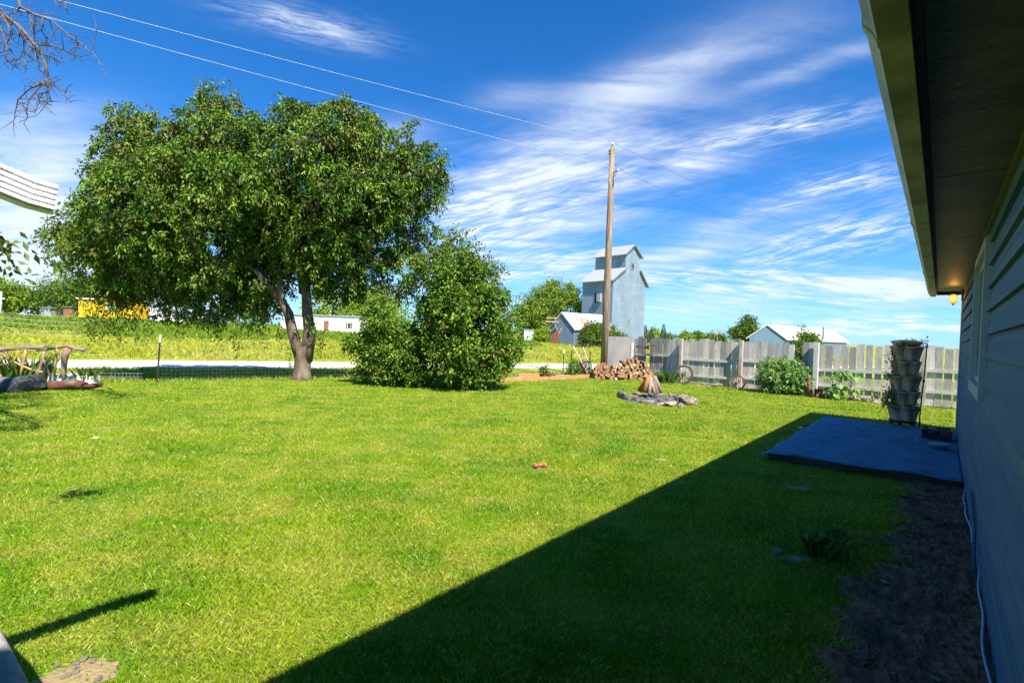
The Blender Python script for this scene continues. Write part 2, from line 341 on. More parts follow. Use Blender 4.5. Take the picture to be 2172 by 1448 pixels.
# lawn: grass colour patches shared by the sheet and its blades
def grassmat(name, blade):
    m = bpy.data.materials.new(name); m.use_nodes = True; t = m.node_tree; p = t.nodes['Principled BSDF']; nn = t.nodes.new
    gp = nn('ShaderNodeNewGeometry')
    def noise(sc, de, lo, hi, stretch=None):
        n = nn('ShaderNodeTexNoise'); n.inputs['Scale'].default_value = sc; n.inputs['Detail'].default_value = de; n.inputs['Roughness'].default_value = .6
        if stretch:
            mpn = nn('ShaderNodeMapping'); mpn.inputs['Rotation'].default_value = (0, 0, math.radians(stretch[0])); mpn.inputs['Scale'].default_value = stretch[1]
            t.links.new(gp.outputs['Position'], mpn.inputs[0]); t.links.new(mpn.outputs[0], n.inputs['Vector'])
        else: t.links.new(gp.outputs['Position'], n.inputs['Vector'])
        r = nn('ShaderNodeMapRange'); r.inputs[1].default_value = lo; r.inputs[2].default_value = hi; t.links.new(n.outputs[0], r.inputs[0]); return r.outputs[0]
    def mix(f, a, b):
        x = nn('ShaderNodeMix'); x.data_type = 'RGBA'; t.links.new(f, x.inputs[0])
        for i, q in ((6, a), (7, b)):
            if isinstance(q, tuple): x.inputs[i].default_value = (*q, 1)
            else: t.links.new(q, x.inputs[i])
        return x.outputs[2]
    A = (.105, .285, .002); Bc = (.260, .395, .004); Cc = (.46, .45, .06)
    f1 = noise(.9, 4, .38, .62); f2 = noise(1.9, 5, .46, .66)
    f3 = noise(1.1, 3, .44, .62, (-42, (.35, 2.4, 1)))
    c = mix(f1, A, Bc)
    k = nn('ShaderNodeMath'); k.operation = 'MULTIPLY'; t.links.new(f2, k.inputs[0]); k.inputs[1].default_value = .7
    c = mix(k.outputs[0], c, Cc)
    k3 = nn('ShaderNodeMath'); k3.operation = 'MULTIPLY'; t.links.new(f3, k3.inputs[0]); k3.inputs[1].default_value = .4
    c = mix(k3.outputs[0], c, Cc)
    if blade:
        a = nn('ShaderNodeAttribute'); a.attribute_name = 'tint'
        r = nn('ShaderNodeMapRange'); r.inputs[1].default_value = .80; r.inputs[2].default_value = 1.; t.links.new(a.outputs['Fac'], r.inputs[0])
        c = mix(r.outputs[0], c, (.46, .42, .15))
        h = nn('ShaderNodeHueSaturation'); t.links.new(c, h.inputs['Color'])
        r2 = nn('ShaderNodeMapRange'); r2.inputs[3].default_value = .62; r2.inputs[4].default_value = 1.35; t.links.new(a.outputs['Fac'], r2.inputs[0]); t.links.new(r2.outputs[0], h.inputs['Value'])
        c = h.outputs[0]; t.links.new(c, p.inputs['Base Color']); p.inputs['Roughness'].default_value = .5; p.inputs['Specular IOR Level'].default_value = .1
        tr = nn('ShaderNodeBsdfTranslucent'); t.links.new(c, tr.inputs[0]); ms = nn('ShaderNodeMixShader'); ms.inputs[0].default_value = .35
        t.links.new(p.outputs[0], ms.inputs[1]); t.links.new(tr.outputs[0], ms.inputs[2]); t.links.new(ms.outputs[0], t.nodes['Material Output'].inputs[0])
    else:
        f4 = noise(38, 4, .35, .7); x = mix(f4, c, (.085, .085, .025)); f5 = noise(9, 4, .4, .62)
        h = nn('ShaderNodeHueSaturation'); t.links.new(x, h.inputs['Color']); h.inputs['Value'].default_value = .9
        t.links.new(h.outputs[0], p.inputs['Base Color']); p.inputs['Roughness'].default_value = .95; p.inputs['Specular IOR Level'].default_value = .1
        nb = nn('ShaderNodeTexNoise'); nb.inputs['Scale'].default_value = 55; nb.inputs['Detail'].default_value = 4; t.links.new(gp.outputs['Position'], nb.inputs['Vector'])
        bn = nn('ShaderNodeBump'); bn.inputs['Strength'].default_value = .8; bn.inputs['Distance'].default_value = .03; t.links.new(nb.outputs[0], bn.inputs['Height']); t.links.new(bn.outputs[0], p.inputs['Normal'])
    return m
M_lawn = grassmat('lawn_soil_and_thatch', False); M_blade = grassmat('grass_blade', True)
LA = P0-FD*26+FN*.4; LB = P0+FD*17.5+FN*.4
b = B(); b.poly([(LA[0], LA[1], 0), (-30, -12, 0), (30, -12, 0), (30, 22, 0), (9, 30, 0), (LB[0], LB[1], 0)][::1]); b.build('lawn', M_lawn, org=(0, 0, 0), kind='structure')

# gravel road
M_road = mat('pale_gravel', (.50, .46, .42), (.62, .58, .53), scale=1.2, rough=.95, c3=(.40, .36, .31), s3=.5, bump=.5, bscale=25, coord='World')
rn = lambda t: np.array([-19.5, 18.06])+np.array([20.5, 9.84])*t; rf = lambda t: np.array([-23.6, 21.9])+np.array([24.75, 10.4])*t
me = bpy.data.meshes.new('road'); vv = []; ff = []
TT = np.linspace(-5, 5, 201)
for i, t in enumerate(TT):
    a = rn(t)+FN*.18*math.sin(i*1.7)*random.random(); c = rf(t)+FN*.25*math.sin(i*2.3)*random.random()
    for q in np.linspace(0, 1, 5):
        p = a*(1-q)+c*q; vv.append((p[0], p[1], float(zt(p[0], p[1]))+.012+.02*math.sin(q*math.pi)))
for i in range(200):
    for q in range(4): j = i*5+q; ff.append((j, j+5, j+6, j+1))
me.from_pydata(vv, [], ff); me.update(); tag(link('road', me, M_road, None, (0, 0, 0)), kind='structure')

# bare soil strip beside the wall
from mathutils import noise
DR = np.random.default_rng(5); dph = DR.uniform(0, 6.28, 8)
def dirt_v(u):                                                    # outer edge of the bare soil at u
    e = np.interp(u, [-1, 1, 2.2, 3.0, 3.8, 4.6, 5.6, 6.6, 8.1, 8.4], [.8, .7, .42, .27, .42, .28, .20, .18, .20, .2])
    return e+.07*np.sin(u*5+dph[0])+.05*np.sin(u*11+dph[1])+.03*np.sin(u*23+dph[2])
M_soil = mat('dry_soil', (.19, .07, .035), (.27, .115, .06), scale=6, rough=1, c3=(.08, .04, .02), s3=2.5, bump=.4, bscale=30, coord='World')
us = np.arange(-2, 8.1, .022); nv = 50; vs = []
for u in us:
    e = float(dirt_v(u))+.1
    for q in range(nv):
        v = -.30+(e+.30)*q/(nv-1); x, y, _ = UV(u, v)
        f = min(1, (nv-1-q)/6)
        z = .006+f*max(.0, .016+.022*noise.noise(Vector((u*6, v*6, 3)))+.022*noise.noise(Vector((u*17, v*17, 1)))+.016*noise.noise(Vector((u*40, v*40, 2)))+.006*DR.random())
        vs.append((x, y, z if q < nv-1 else -.01))
ff = [(i*nv+q, (i+1)*nv+q, (i+1)*nv+q+1, i*nv+q+1) for i in range(len(us)-1) for q in range(nv-1)]
me = bpy.data.meshes.new('dirt'); me.from_pydata(vs, [], ff); me.update(); tag(link('dirt', me, M_soil, None, (0, 0, 0)), kind='structure')
# small worn patches: (x, y, rx, ry)
PATCH = [(*G(1400, 975)[:2], .13, .07), (*G(165, 1435)[:2], .20, .17), (*G(1690, 1035)[:2], .2, .10), (*G(1690, 1185)[:2], .15, .08)]
M_patch = mat('worn_earth', (.34, .22, .12), (.24, .20, .08), scale=14, rough=1, bump=.8, bscale=50, coord='World')
for (x, y, rx, ry) in PATCH[:5]:
    b = B(); i0 = 0; ring = []
    n = 22
    for k in range(n):
        g = 2*math.pi*k/n; r = random.uniform(.65, 1.15); ring.append((x+rx*r*math.cos(g), y+ry*r*math.sin(g), .004))
    for k in range(n): b.poly([(x, y, .014), ring[k], ring[(k+1) % n]])
    b.build('bare_earth', M_patch, kind='structure')

# grass blades ------------------------------------------------------
def lawn_ok(x, y):
    u = x*UD[0]+y*UD[1]; v = x*VD[0]+y*VD[1]; k = wof(x, y) < .3
    k &= ~((u > 8.06-.16*(v+.27)) & (u < 12.5) & (v < 1.95)); k &= ~(v < -.28)
    k &= ~((u < 8.3) & (v < dirt_v(u)-.02) & (RNG.random(len(x)) > .03)); k &= (u < 18.6+np.clip(v-7.7, 0, 3)*.42+RNG.normal(0, .05, len(x)))
    for (a, c, rx, ry) in PATCH: k &= (((x-a)/rx)**2+((y-c)/ry)**2 > RNG.uniform(.5, 1.3, len(x))) | (RNG.random(len(x)) < .08)
    fp = G(1390, 850); k &= ((x-fp[0])**2+((y-fp[1])*1.0)**2 > .85**2)
    return k
def blades(x, y, z, h, wd, tv):
    n = len(x); g = RNG.uniform(0, 6.283, n); sx = np.cos(g)*wd/2; sy = np.sin(g)*wd/2
    l = RNG.uniform(0, 6.283, n); ln = h*RNG.uniform(.1, .95, n); lx = np.cos(l)*ln; ly = np.sin(l)*ln
    P = np.zeros((n, 4, 3)); P[:, 0] = np.stack([x-sx, y-sy, z], 1); P[:, 1] = np.stack([x+sx, y+sy, z], 1)
    P[:, 2] = np.stack([x+lx*.35+sx*.8, y+ly*.35+sy*.8, z+h*.62], 1); P[:, 3] = np.stack([x+lx, y+ly, z+h], 1)
    return P.reshape(-1, 3)
BF = [(0, 1, 2), (0, 2, 3)]
NB = 1000000
rr = np.linspace(1.0, 26, 4000); rho = np.minimum(1, (2.6/rr)**1.55)*rr; cdf = np.cumsum(rho); cdf /= cdf[-1]
r = np.interp(RNG.random(NB), cdf, rr); th = RNG.uniform(-1.0, 1.08, NB)
x = r*np.sin(th); y = r*np.cos(th); k = lawn_ok(x, y); x = x[k]; y = y[k]; r = r[k]
tall = .55+.45*np.sin(x*1.3+1)*np.sin(y*1.1)+.3*np.sin(x*3.7+y*2.9)
h = (.023+.012*tall)*RNG.uniform(.6, 1.35, len(x))*(1+.015*r); wd = .0032*np.maximum(1, (r/3.2)**.75)
npmesh('lawn_grass', blades(x, y, np.zeros(len(x)), h, wd, None), 4, BF, M_blade, RNG.random(len(x)), None, (0, 0, 0), label='short mown lawn grass with yellowish and greener patches filling the yard', cat='grass', kind='stuff')
# verge between the wire fence and the road
n = 60000; a = RNG.uniform(-14, 16, n); q = RNG.uniform(.4, 9, n); x = P0[0]+FD[0]*a+FN[0]*q; y = P0[1]+FD[1]*a+FN[1]*q
tn = (x+19.5)/20.5; k = y < 18.06+9.84*tn+RNG.normal(0, .12, n); x, y = x[k], y[k]
npmesh('verge_grass', blades(x, y, zt(x, y), RNG.uniform(.05, .14, len(x)), .014, None), 4, BF, M_blade, RNG.random(len(x)), None, (0, 0, 0), label='rough grass verge between the wire fence and the gravel road', cat='grass', kind='stuff')
# tall meadow beyond the road
M_mead = leafmat('meadow_grass', (.47, .46, .05), (.36, .42, .03), (.54, .49, .11), rand=.4, trans=.35, rough=.7, spec=.2, scale=.25, s3=.35)
M_mead2 = leafmat('green_weeds', (.12, .22, .015), (.20, .28, .02), rand=.4, trans=.3, rough=.7, spec=.2, scale=.3)
def road_far(x): return 21.9+10.4*(x+23.6)/24.75
n = 300000; rr = np.linspace(22, 130, 3000); cdf = np.cumsum(rr**-.75); cdf /= cdf[-1]; r = np.interp(RNG.random(n), cdf, rr); th = RNG.uniform(-.98, .62, n)
x = r*np.sin(th); y = r*np.cos(th); k = (y > road_far(x)+RNG.normal(.2, .35, n)); x, y, r = x[k], y[k], r[k]
ww = wof(x, y); edge = np.clip((y-road_far(x))/3, .15, 1)
lump = .85+.16*np.sin(x*.7)*np.sin(y*.5+1)+.12*np.sin(x*1.9+y*1.3)
h = np.clip(.42*edge*lump, .08, 1)*RNG.uniform(.5, 1.3, len(x)); gr = ((ww > 30+2*np.sin(x*.3)) & (x < 4)) & (RNG.random(len(x)) < .75)
wd = .016*(r/22)
k = ~gr; npmesh('meadow_grass', blades(x[k], y[k], zt(x[k], y[k])-.03, h[k], wd[k], None), 4, BF, M_mead, RNG.random(k.sum()), None, (0, 0, 0), label='tall yellow green meadow grass covering the field beyond the gravel road', cat='grass', kind='stuff')
k = gr; npmesh('green_weeds', blades(x[k], y[k], zt(x[k], y[k])-.03, h[k]*1.25, wd[k]*1.2, None), 4, BF, M_mead2, RNG.random(k.sum()), None, (0, 0, 0), label='band of darker green weeds along the far crest of the meadow', cat='weeds', kind='stuff')

# ------------------------------------------------------------------ house on the right
M_side = mat('blue_grey_painted_siding', (.085, .175, .245), (.055, .125, .19), scale=3, rough=.75, bump=.2, bscale=30, stretch=(.14, .14, 5), spec=.12, c3=(.13, .20, .22), s3=1.3)
M_trim = mat('pale_trim_paint', (.40, .43, .41), (.32, .35, .34), scale=6, rough=.7, spec=.2)
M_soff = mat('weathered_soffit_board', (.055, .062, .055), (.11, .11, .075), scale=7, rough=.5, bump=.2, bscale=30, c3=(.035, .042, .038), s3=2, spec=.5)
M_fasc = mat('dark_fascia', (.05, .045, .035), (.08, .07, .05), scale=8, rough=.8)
M_gut = mat('stained_cream_gutter', (.42, .40, .20), (.28, .27, .10), scale=5, rough=.55, c3=(.17, .17, .06), s3=2.2, spec=.5, bump=.15, bscale=14)
M_roof = mat('asphalt_shingle', (.06, .06, .065), (.10, .10, .10), scale=20, rough=.95)
M_glass = mat('dark_window_glass', (.02, .03, .035), rough=.05, spec=.8)
M_gap = mat('dark_backing', (.02, .02, .02), rough=.9)
HW = -.302; Z0 = .0; ZS = 2.89; U0 = -3.2; U1 = 12.98
house = empty('house', UV(5, HW, 0), 'blue grey lap sided house with a deep eave along the right edge of the yard', 'house')
b = B(); W0, W1 = 5.62, 7.26; exp = .192; zb = 1.68-.192*9
zs = [zb+exp*i for i in range(0, 18)]
bk = B(); 
for (a0, a1, c0, c1) in ((U0, W0, -.1, ZS), (W1, U1, -.1, ZS), (W0, W1, -.1, 1.36), (W0, W1, 2.66, ZS)): bk.ubox(a0, a1, HW-.12, HW-.004, c0, c1)
for i, z0 in enumerate(zs):
    z1 = min(z0+exp+.012, ZS-.005); z0c = max(z0, -.08)
    if z0 > ZS-.03: continue
    spans = [(U0, U1)] if (z1 <= 1.37 or z0 >= 2.64) else [(U0, W0), (W1, U1)]
    for (a0, a1) in spans:
        cuts = [a0]; c = a0+((i*1.37) % 2.9)+.4
        while c < a1-.3: cuts.append(c); c += 3.6
        cuts.append(a1)
        for ca, cb in zip(cuts[:-1], cuts[1:]):
            ca2 = ca+(.006 if ca > a0 else 0); cb2 = cb-.001; t0 = .034; t1 = .005
            p = lambda u, t, z: UV(u, HW+t, z)
            b.quad(p(ca2, t0, z0c), p(cb2, t0, z0c), p(cb2, t1, z1), p(ca2, t1, z1))
            b.quad(p(ca2, 0, z0c), p(cb2, 0, z0c), p(cb2, t0, z0c), p(ca2, t0, z0c))
            b.poly([p(ca2, 0, z0c), p(ca2, t0, z0c), p(ca2, t1, z1), p(ca2, 0, z1)]); b.poly([p(cb2, 0, z0c), p(cb2, 0, z1), p(cb2, t1, z1), p(cb2, t0, z0c)])
b.build('siding', M_side, house); bk.build('wall_core', M_gap, house)
# far gable wall and rear walls
b = B(); n_ = 16
for i, z0 in enumerate(zs):
    if z0 > ZS-.03: continue
    b.prism([UV(U1, HW-.001, max(z0, -.08)), UV(U1+.024, HW+.03, max(z0, -.08)), UV(U1+.007, HW+.03, z0+exp), UV(U1, HW-.001, z0+exp)], UV(0, -7.5))
b.ubox(U0, U1-.002, -7.8, -7.68, -.1, ZS); b.ubox(U0, U0+.12, -7.68, HW-.13, -.1, ZS)
b.poly([UV(U1-.01, HW, ZS), UV(U1-.01, -4.05, ZS+1.25), UV(U1-.01, -7.8, ZS)]); b.build('gable_wall', M_side, house)
b = B(); b.ubox(12.24, 12.35, HW+.001, HW+.046, -.05, ZS-.05); b.build('trim_board', M_trim, house)
b = B(); b.ubox(U0, U1+.1, HW+.001, HW+.03, ZS-.065, ZS-.003); b.build('frieze_board', mat('frieze_paint', (.13, .15, .13), (.10, .115, .10), scale=5, rough=.6), house)
# window
b = B(); wv = HW+.06
for (a0, a1, c0, c1) in ((W0-.05, W0+.05, 1.42, 2.62), (W1-.05, W1+.05, 1.42, 2.62), (W0-.05, W1+.05, 2.62, 2.70), (W0-.05, W1+.05, 1.31, 1.42)): b.ubox(a0, a1, HW-.02, wv, c0, c1)
win = b.build('window', M_trim, house)
b = B()
for (a0, a1, c0, c1) in ((W0+.05, W0+.10, 1.42, 2.62), (W1-.10, W1-.05, 1.42, 2.62), (W0+.10, W1-.10, 2.56, 2.62), (W0+.10, W1-.10, 1.42, 1.48), (6.41, 6.47, 1.48, 2.56)): b.ubox(a0, a1, HW-.03, HW+.022, c0, c1)
b.build('sash', M_trim, win)
b = B(); b.ubox(W0+.1, W1-.1, HW-.03, HW-.01, 1.48, 2.56); b.build('pane', M_glass, win)
# soffit panels, fascia, roof, gutter
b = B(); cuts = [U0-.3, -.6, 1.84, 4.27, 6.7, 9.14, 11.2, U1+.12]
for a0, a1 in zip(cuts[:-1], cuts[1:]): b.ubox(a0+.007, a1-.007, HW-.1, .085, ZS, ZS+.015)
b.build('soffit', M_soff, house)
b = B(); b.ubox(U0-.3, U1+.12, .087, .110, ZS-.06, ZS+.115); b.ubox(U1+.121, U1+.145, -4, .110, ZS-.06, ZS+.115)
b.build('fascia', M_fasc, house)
b = B(); sl_ = 4/12.
pr = [UV(U0-.4, .16, ZS+.115), UV(U0-.4, -4.05, ZS+.115+4.21*sl_), UV(U0-.4, -8.3, ZS+.115), UV(U0-.4, -8.3, ZS+.17), UV(U0-.4, -4.05, ZS+.19+4.21*sl_), UV(U0-.4, .16, ZS+.17)]
b.prism(pr, UV(U1+.6-U0, 0)); b.build('roof', M_roof, house)
b = B(); gp_ = [(.113, 2.80), (.200, 2.80), (.212, 2.83), (.240, 2.87), (.245, 2.925), (.236, 2.93), (.228, 2.875), (.203, 2.845), (.192, 2.812), (.121, 2.812), (.121, 2.93), (.113, 2.93)]
b.prism([UV(U0-.3, a, c-.01) for a, c in gp_], UV(U1+.3-U0, 0)); gut = b.build('gutter', M_gut, house)
for u in (2.03, 5.55, 9.35, 12.0):
    b = B(); b.prism([UV(u, a, c-.01) for a, c in [(.113, 2.795), (.203, 2.795), (.217, 2.828), (.246, 2.868), (.251, 2.928), (.240, 2.93), (.236, 2.87), (.208, 2.84), (.197, 2.803), (.113, 2.803)]], UV(.045, 0)); b.build('seam_band', M_gut, gut)
# cable along the base of the wall
M_cab = mat('grey_cable', (.22, .34, .45), rough=.5)
pts = []
for i, u in enumerate(np.linspace(-2, 8.05, 90)): pts.append(UV(u, -.262+.014*math.sin(u*2.1)+.008*math.sin(u*7), .08+.03*math.sin(u*1.3)+.012*math.sin(u*5.1)))
b = B(); b.tube(pts, .008, 6); b.build('cable', M_cab, label='grey cable lying along the foot of the blue siding', cat='cable')
b = B(); b.tube([UV(6.2, -.255, .42), UV(5.6, -.25, .36), UV(5.15, -.245, .34), UV(5.1, -.245, .2), UV(5.05, -.25, .06)], .012, 6); b.build('wall_conduit', M_side, label='short bent conduit fixed low on the siding above the cable', cat='conduit')
# lamp
LV = -.135; LZ = .04
M_blk = mat('black_metal', (.012, .012, .014), rough=.45)
lamp = empty('wall_lamp', UV(12.05, HW+.03, 2.6), 'lit amber wall lantern on a black arm under the eave', 'lamp')
b = B(); b.ubox(11.98, 12.12, HW+.03, HW+.06, 2.60+LZ, 2.80+LZ); b.ubox(12.0, 12.10, HW+.06, LV+.04, 2.735+LZ, 2.765+LZ); b.lathe(UV(12.05, LV, 2.70+LZ), [(.085, .0), (.095, .02), (.05, .04)], 16); b.build('bracket', M_blk, lamp)
b = B(); b.lathe(UV(12.05, LV, 2.54+LZ), [(.025, .0), (.05, .01), (.056, .05), (.058, .11), (.05, .16)], 20)
M_amb = mat('amber_glass_lit', (.9, .45, .12), rough=.3, emit=(1, .42, .08), estr=.4); b.build('glass', M_amb, lamp)
b = B(); b.lathe(UV(12.05, LV, 2.515+LZ), [(.015, .0), (.02, .025)], 10); b.build('finial', M_blk, lamp)
bl_ = B(); 
pl_ = bpy.data.lights.new('lamp_bulb', 'POINT'); pl_.energy = 1.3; pl_.color = (1, .45, .1); pl_.shadow_soft_size = .04
po = bpy.data.objects.new('lamp_bulb', pl_); COL.objects.link(po); po.parent = lamp; po.location = tuple(UV(11.93, LV, 2.66+LZ)-UV(12.05, HW+.03, 2.6))

# deck with blue carpet
M_carp = mat('blue_outdoor_carpet', (.055, .205, .30), (.075, .255, .365), scale=60, rough=.95, c3=(.04, .165, .25), s3=4, bump=.5, bscale=160, spec=.15)
M_deckw = mat('dark_deck_timber', (.10, .055, .03), (.06, .035, .022), scale=4, stretch=(1, 1, 6), rough=.85)
deck = empty('deck', UV(10.3, .8, 0), 'low wooden deck covered in wrinkled blue carpet beside the house', 'deck')
b = B()
b.prism([UV(8.17, -.27, 0), UV(7.83, 1.83, 0), UV(12.45, 1.78, 0), UV(12.45, -.27, 0)], (0, 0, .10)); b.prism([UV(8.13, -.27, .01), UV(8.17, -.27, .01), UV(7.83, 1.84, .01), UV(7.79, 1.84, .01)], (0, 0, .108)); b.ubox(12.46, 12.5, -.16, 1.83, .0, .118);
b.build('frame', M_deckw, deck)
vs = []; uu = np.linspace(8.09, 12.6, 110); vv_ = np.linspace(-.268, 1.92, 70)
for u in uu:
    for v in vv_:
        uu_ = u-.34*(v+.27)/2.1*(12.6-u)/4.5
        z = .135+.009*math.sin(v*9+1.3*math.sin(u*2))*math.exp(-((u-9)/1.2)**2)+.016*math.exp(-((v-1.1-.25*math.sin(u*1.4))/.05)**2)*math.exp(-((u-11)/1.4)**2)+.012*math.exp(-((v-.9-.8*(u-9.2))/.04)**2)*(1 if 8.8 < u < 9.6 else 0)+.013*math.exp(-((v-1.45+.1*math.sin(u*3))/.04)**2)
        if u < 8.14: z -= (8.14-u)*.25
        if v > 1.84: z -= (v-1.84)*.5
        vs.append(tuple(UV(uu_+(.03*math.sin(v*6) if u < 8.1 else 0), v+(.02*math.sin(u*5) if v > 1.86 else 0), z)))
nv = len(vv_); ff = [(i*nv+q, (i+1)*nv+q, (i+1)*nv+q+1, i*nv+q+1) for i in range(len(uu)-1) for q in range(nv-1)]
me = bpy.data.meshes.new('carpet'); me.from_pydata(vs, [], ff); me.polygons.foreach_set('use_smooth', [True]*len(ff)); me.update()
cp = link('carpet', me, M_carp, deck); so_ = cp.modifiers.new('thick', 'SOLIDIFY'); so_.thickness = .012; so_.offset = -1

# ------------------------------------------------------------------ vegetation
M_bark = mat('grey_brown_bark', (.15, .10, .065), (.075, .05, .035), scale=9, rough=.95, bump=1, bscale=16, stretch=(1, 1, .3), c3=(.23, .18, .13), s3=3)
M_leaf1 = leafmat('plum_tree_leaf', (.060, .145, .006), (.135, .205, .010), (.12, .12, .02), rand=.85, scale=.9, spec=.35, trans=.17)
M_leaf2 = leafmat('lilac_leaf', (.085, .20, .018), (.15, .26, .02), (.18, .18, .02), rand=.8, scale=2.5, s3=3.)
M_leafF = leafmat('far_leaf', (.17, .27, .02), (.24, .32, .025), rand=.5, scale=.5)
M_leafD = leafmat('far_dark_leaf', (.09, .17, .015), (.13, .21, .02), rand=.5, scale=.5)
M_leafY = leafmat('bright_leaf', (.22, .36, .02), (.30, .40, .03), rand=.4, scale=.5)
M_con = leafmat('spruce_needle', (.05, .085, .05), (.08, .11, .06), rand=.4, trans=.1, scale=1)

# the big tree ------------------------------------------------------
tb = G(640, 805); TY = float(tb[1])
tree = empty('fruit_tree', tb, 'large spreading two trunked tree with dense dark green leaves in the left of the yard', 'tree')
OUT = [(100,520),(95,480),(125,455),(150,440),(180,410),(150,395),(200,370),(215,345),(225,300),(262,285),(240,232),(300,228),(345,245),(400,260),(418,195),(455,172),(500,190),(545,235),(590,262),(612,215),(650,212),(672,235),(725,198),(745,225),(790,225),(815,258),(880,255),(890,290),(945,310),(958,365),(945,400),(925,430),(940,470),(915,520),(900,600),(870,640),(820,650),(760,640),(700,655),(668,605),(625,590),(600,610),(590,665),(545,700),(500,690),(440,712),(400,690),(350,672),(335,660),(290,655),(245,650),(205,640),(185,605),(190,575),(140,570),(100,590),(115,540)]
bl = crown_blobs(OUT, TY, 260, 3.3, 1.0, rim=True)
bl = lobed(bl, .95, -.95, [(828,292,TY,.3),(600,218,TY,.1),(215,428,TY,.3),(165,578,TY,.35),(362,228,TY,.3),(770,480,TY,.1)], 2.)
FOL1, cc = foliage('crown', bl, 9800, 28, .125, .052, M_leaf1, tree, droop=.75, spread=.24, up=.5)
# loose sprays at the edge and hanging below
ext = []
for (px, py) in [(105,500),(130,575),(110,470),(160,405),(420,190),(440,180),(478,182),(735,205),(725,200),(950,340),(955,380),(945,420),(620,225),(300,232),(245,238),(500,715),(440,718),(560,705),(600,712),(683,735),(690,715),(330,690),(270,705),(190,705),(220,690),(205,660),(245,670),(275,655),(180,640),(195,650),(215,645),(225,668),(240,650),(258,640),(262,662),(280,672),(178,665),(232,636),(210,680),(230,700),(250,690),(290,668),(300,700),(660,690),(520,700),(880,265),(140,590),(480,690),(380,680)]:
    ext.append(D(px, py, TY+random.uniform(-1.5, 1.5)))
ext = np.array(ext); co, t = clusters(np.repeat(ext, 3, 0)+RNG.normal(size=(len(ext)*3, 3))*.12, RNG.normal(size=(len(ext)*3, 3))*.3, 22, .32, .10, .04, 1.1, .4)
npmesh('hanging_sprays', co, 4, LF, M_leaf1, t, tree)
b = B(); b.smooth = True
T = lambda px, py, dy=0: D(px, py, TY+dy)
b.tube([tb+np.array([0, 0, -.1]), tb+np.array([.0, 0, .12]), T(641, 780), T(643, 755), T(642, 735)], [.44, .31, .27, .25, .26], 14, .03, wob=.10)
b.tube([T(640, 760), T(628, 730), T(620, 700), T(612, 665), T(598, 640, -.1), T(590, 612, -.2), T(588, 580, -.3), T(560, 500, -.8), T(540, 420, -1.2)], [.21, .19, .17, .155, .14, .13, .115, .09, .06], 12, .03, wob=.08)
b.tube([T(646, 765), T(654, 728), T(657, 700), T(652, 665), T(650, 630), T(648, 590, .1), T(655, 520, .3), T(680, 430, .2), T(700, 330, .2)], [.23, .19, .175, .155, .14, .13, .11, .08, .05], 12, .03, wob=.08)
b.tube([T(598, 640, -.1), T(585, 628, -.2), T(572, 610, -.5), T(540, 570, -1)], [.12, .11, .10, .06], 9, .03)
for (ax, ay, bx, by, dz) in [(585,628,480,560,-1.),(590,612,430,480,.8),(588,580,330,400,-1.5),(652,600,800,520,.7),(655,540,840,420,-1),(660,500,900,350,.6),(600,560,500,300,1.2),(655,520,600,300,-1),(650,600,760,600,1.8),(560,500,250,320,1.),(570,540,200,500,-.6),(640,620,560,520,2.2),(655,560,740,330,-1.8),(590,600,300,560,1.6)]:
    p0 = T(ax, ay); p2 = T(bx*.8+620*.2, by*.8+540*.2, dz*.8); b.tube(wig(bez(p0, (p0+p2)/2+np.array([0, dz*.3, .5]), p2, 9), .06), list(np.linspace(.10, .025, 9)), 7)
rs = random.Random(3)
for k in rs.sample(range(len(bl)), 70):
    p2 = bl[k, :3]*.9+np.array([tb[0], TY, 4.])*.1; p0 = T(rs.choice([560, 588, 655, 680, 640]), rs.choice([420, 500, 560, 600])); b.tube(wig(bez(p0, (p0+p2)/2+np.array([0, 0, .4]), p2, 7), .05), list(np.linspace(.04, .012, 7)), 5)
b.build('trunk', M_bark, tree)
# small shoots and creeper at the trunk foot
co, t = clusters(np.array([tb+np.array([-.35, -.1, .2+.16*i]) for i in range(7)]), np.array([[-.5, -.4, .2]]*7), 12, .12, .08, .045, .2)
npmesh('trunk_creeper', co, 4, LF, M_leaf2, t, tree)

# lilac bushes ------------------------------------------------------
def shrub(name, poly, y0, base, nb, T_, rb, ncl, per, ll, lw, m, label, cat='shrub', group=None, stems=14, droop=.3, sr=.02, spread=.28, dead=0, up=.6):
    base = np.array(base, float); t_ = empty(name, base, label, cat, group)
    bl = crown_blobs(poly, y0, nb, T_, rb, rim=True); bl = lobed(bl, 2.4, -.75, seed=1.) if T_ > 1 else bl; bl[:, 2] = np.maximum(bl[:, 2], base[2]+.12)
    foliage('crown', bl, ncl, per, ll, lw, m, t_, droop=droop, spread=spread, up=up)
    b = B(); b.smooth = True
    for k in range(stems):
        q = bl[(k*7) % len(bl)]; p0 = base+np.array([random.uniform(-.3, .3), random.uniform(-.2, .2), -.05])*min(1, T_)
        b.tube(wig(bez(p0, p0*.45+q[:3]*.55+np.array([0, 0, .15*T_]), q[:3], 7), .03*T_), list(np.linspace(sr*1.3, sr*.35, 7)), 5)
    for k in range(dead):
        q = bl[RNG.integers(len(bl))]; d = nz(RNG.normal(size=3)+np.array([0, 0, .8])); p = q[:3]+d*q[3]*.8
        b.tube([q[:3], p, p+d*.35+RNG.normal(size=3)*.08], [.012, .008, .004], 4)
    b.build('stems', M_bark, t_); return t_
shrub('lilac_bush', [(735,745),(725,730),(770,715),(780,650),(800,625),(850,640),(870,680),(905,700),(910,760),(915,815),(870,815),(820,808),(770,800),(745,785),(765,762)], 14.6, G(850, 806), 75, 1.1, .42, 1150, 22, .095, .06, M_leaf2, 'left leafy lilac bush with pale green leaves beside the big tree trunk', 'bush', dead=12)
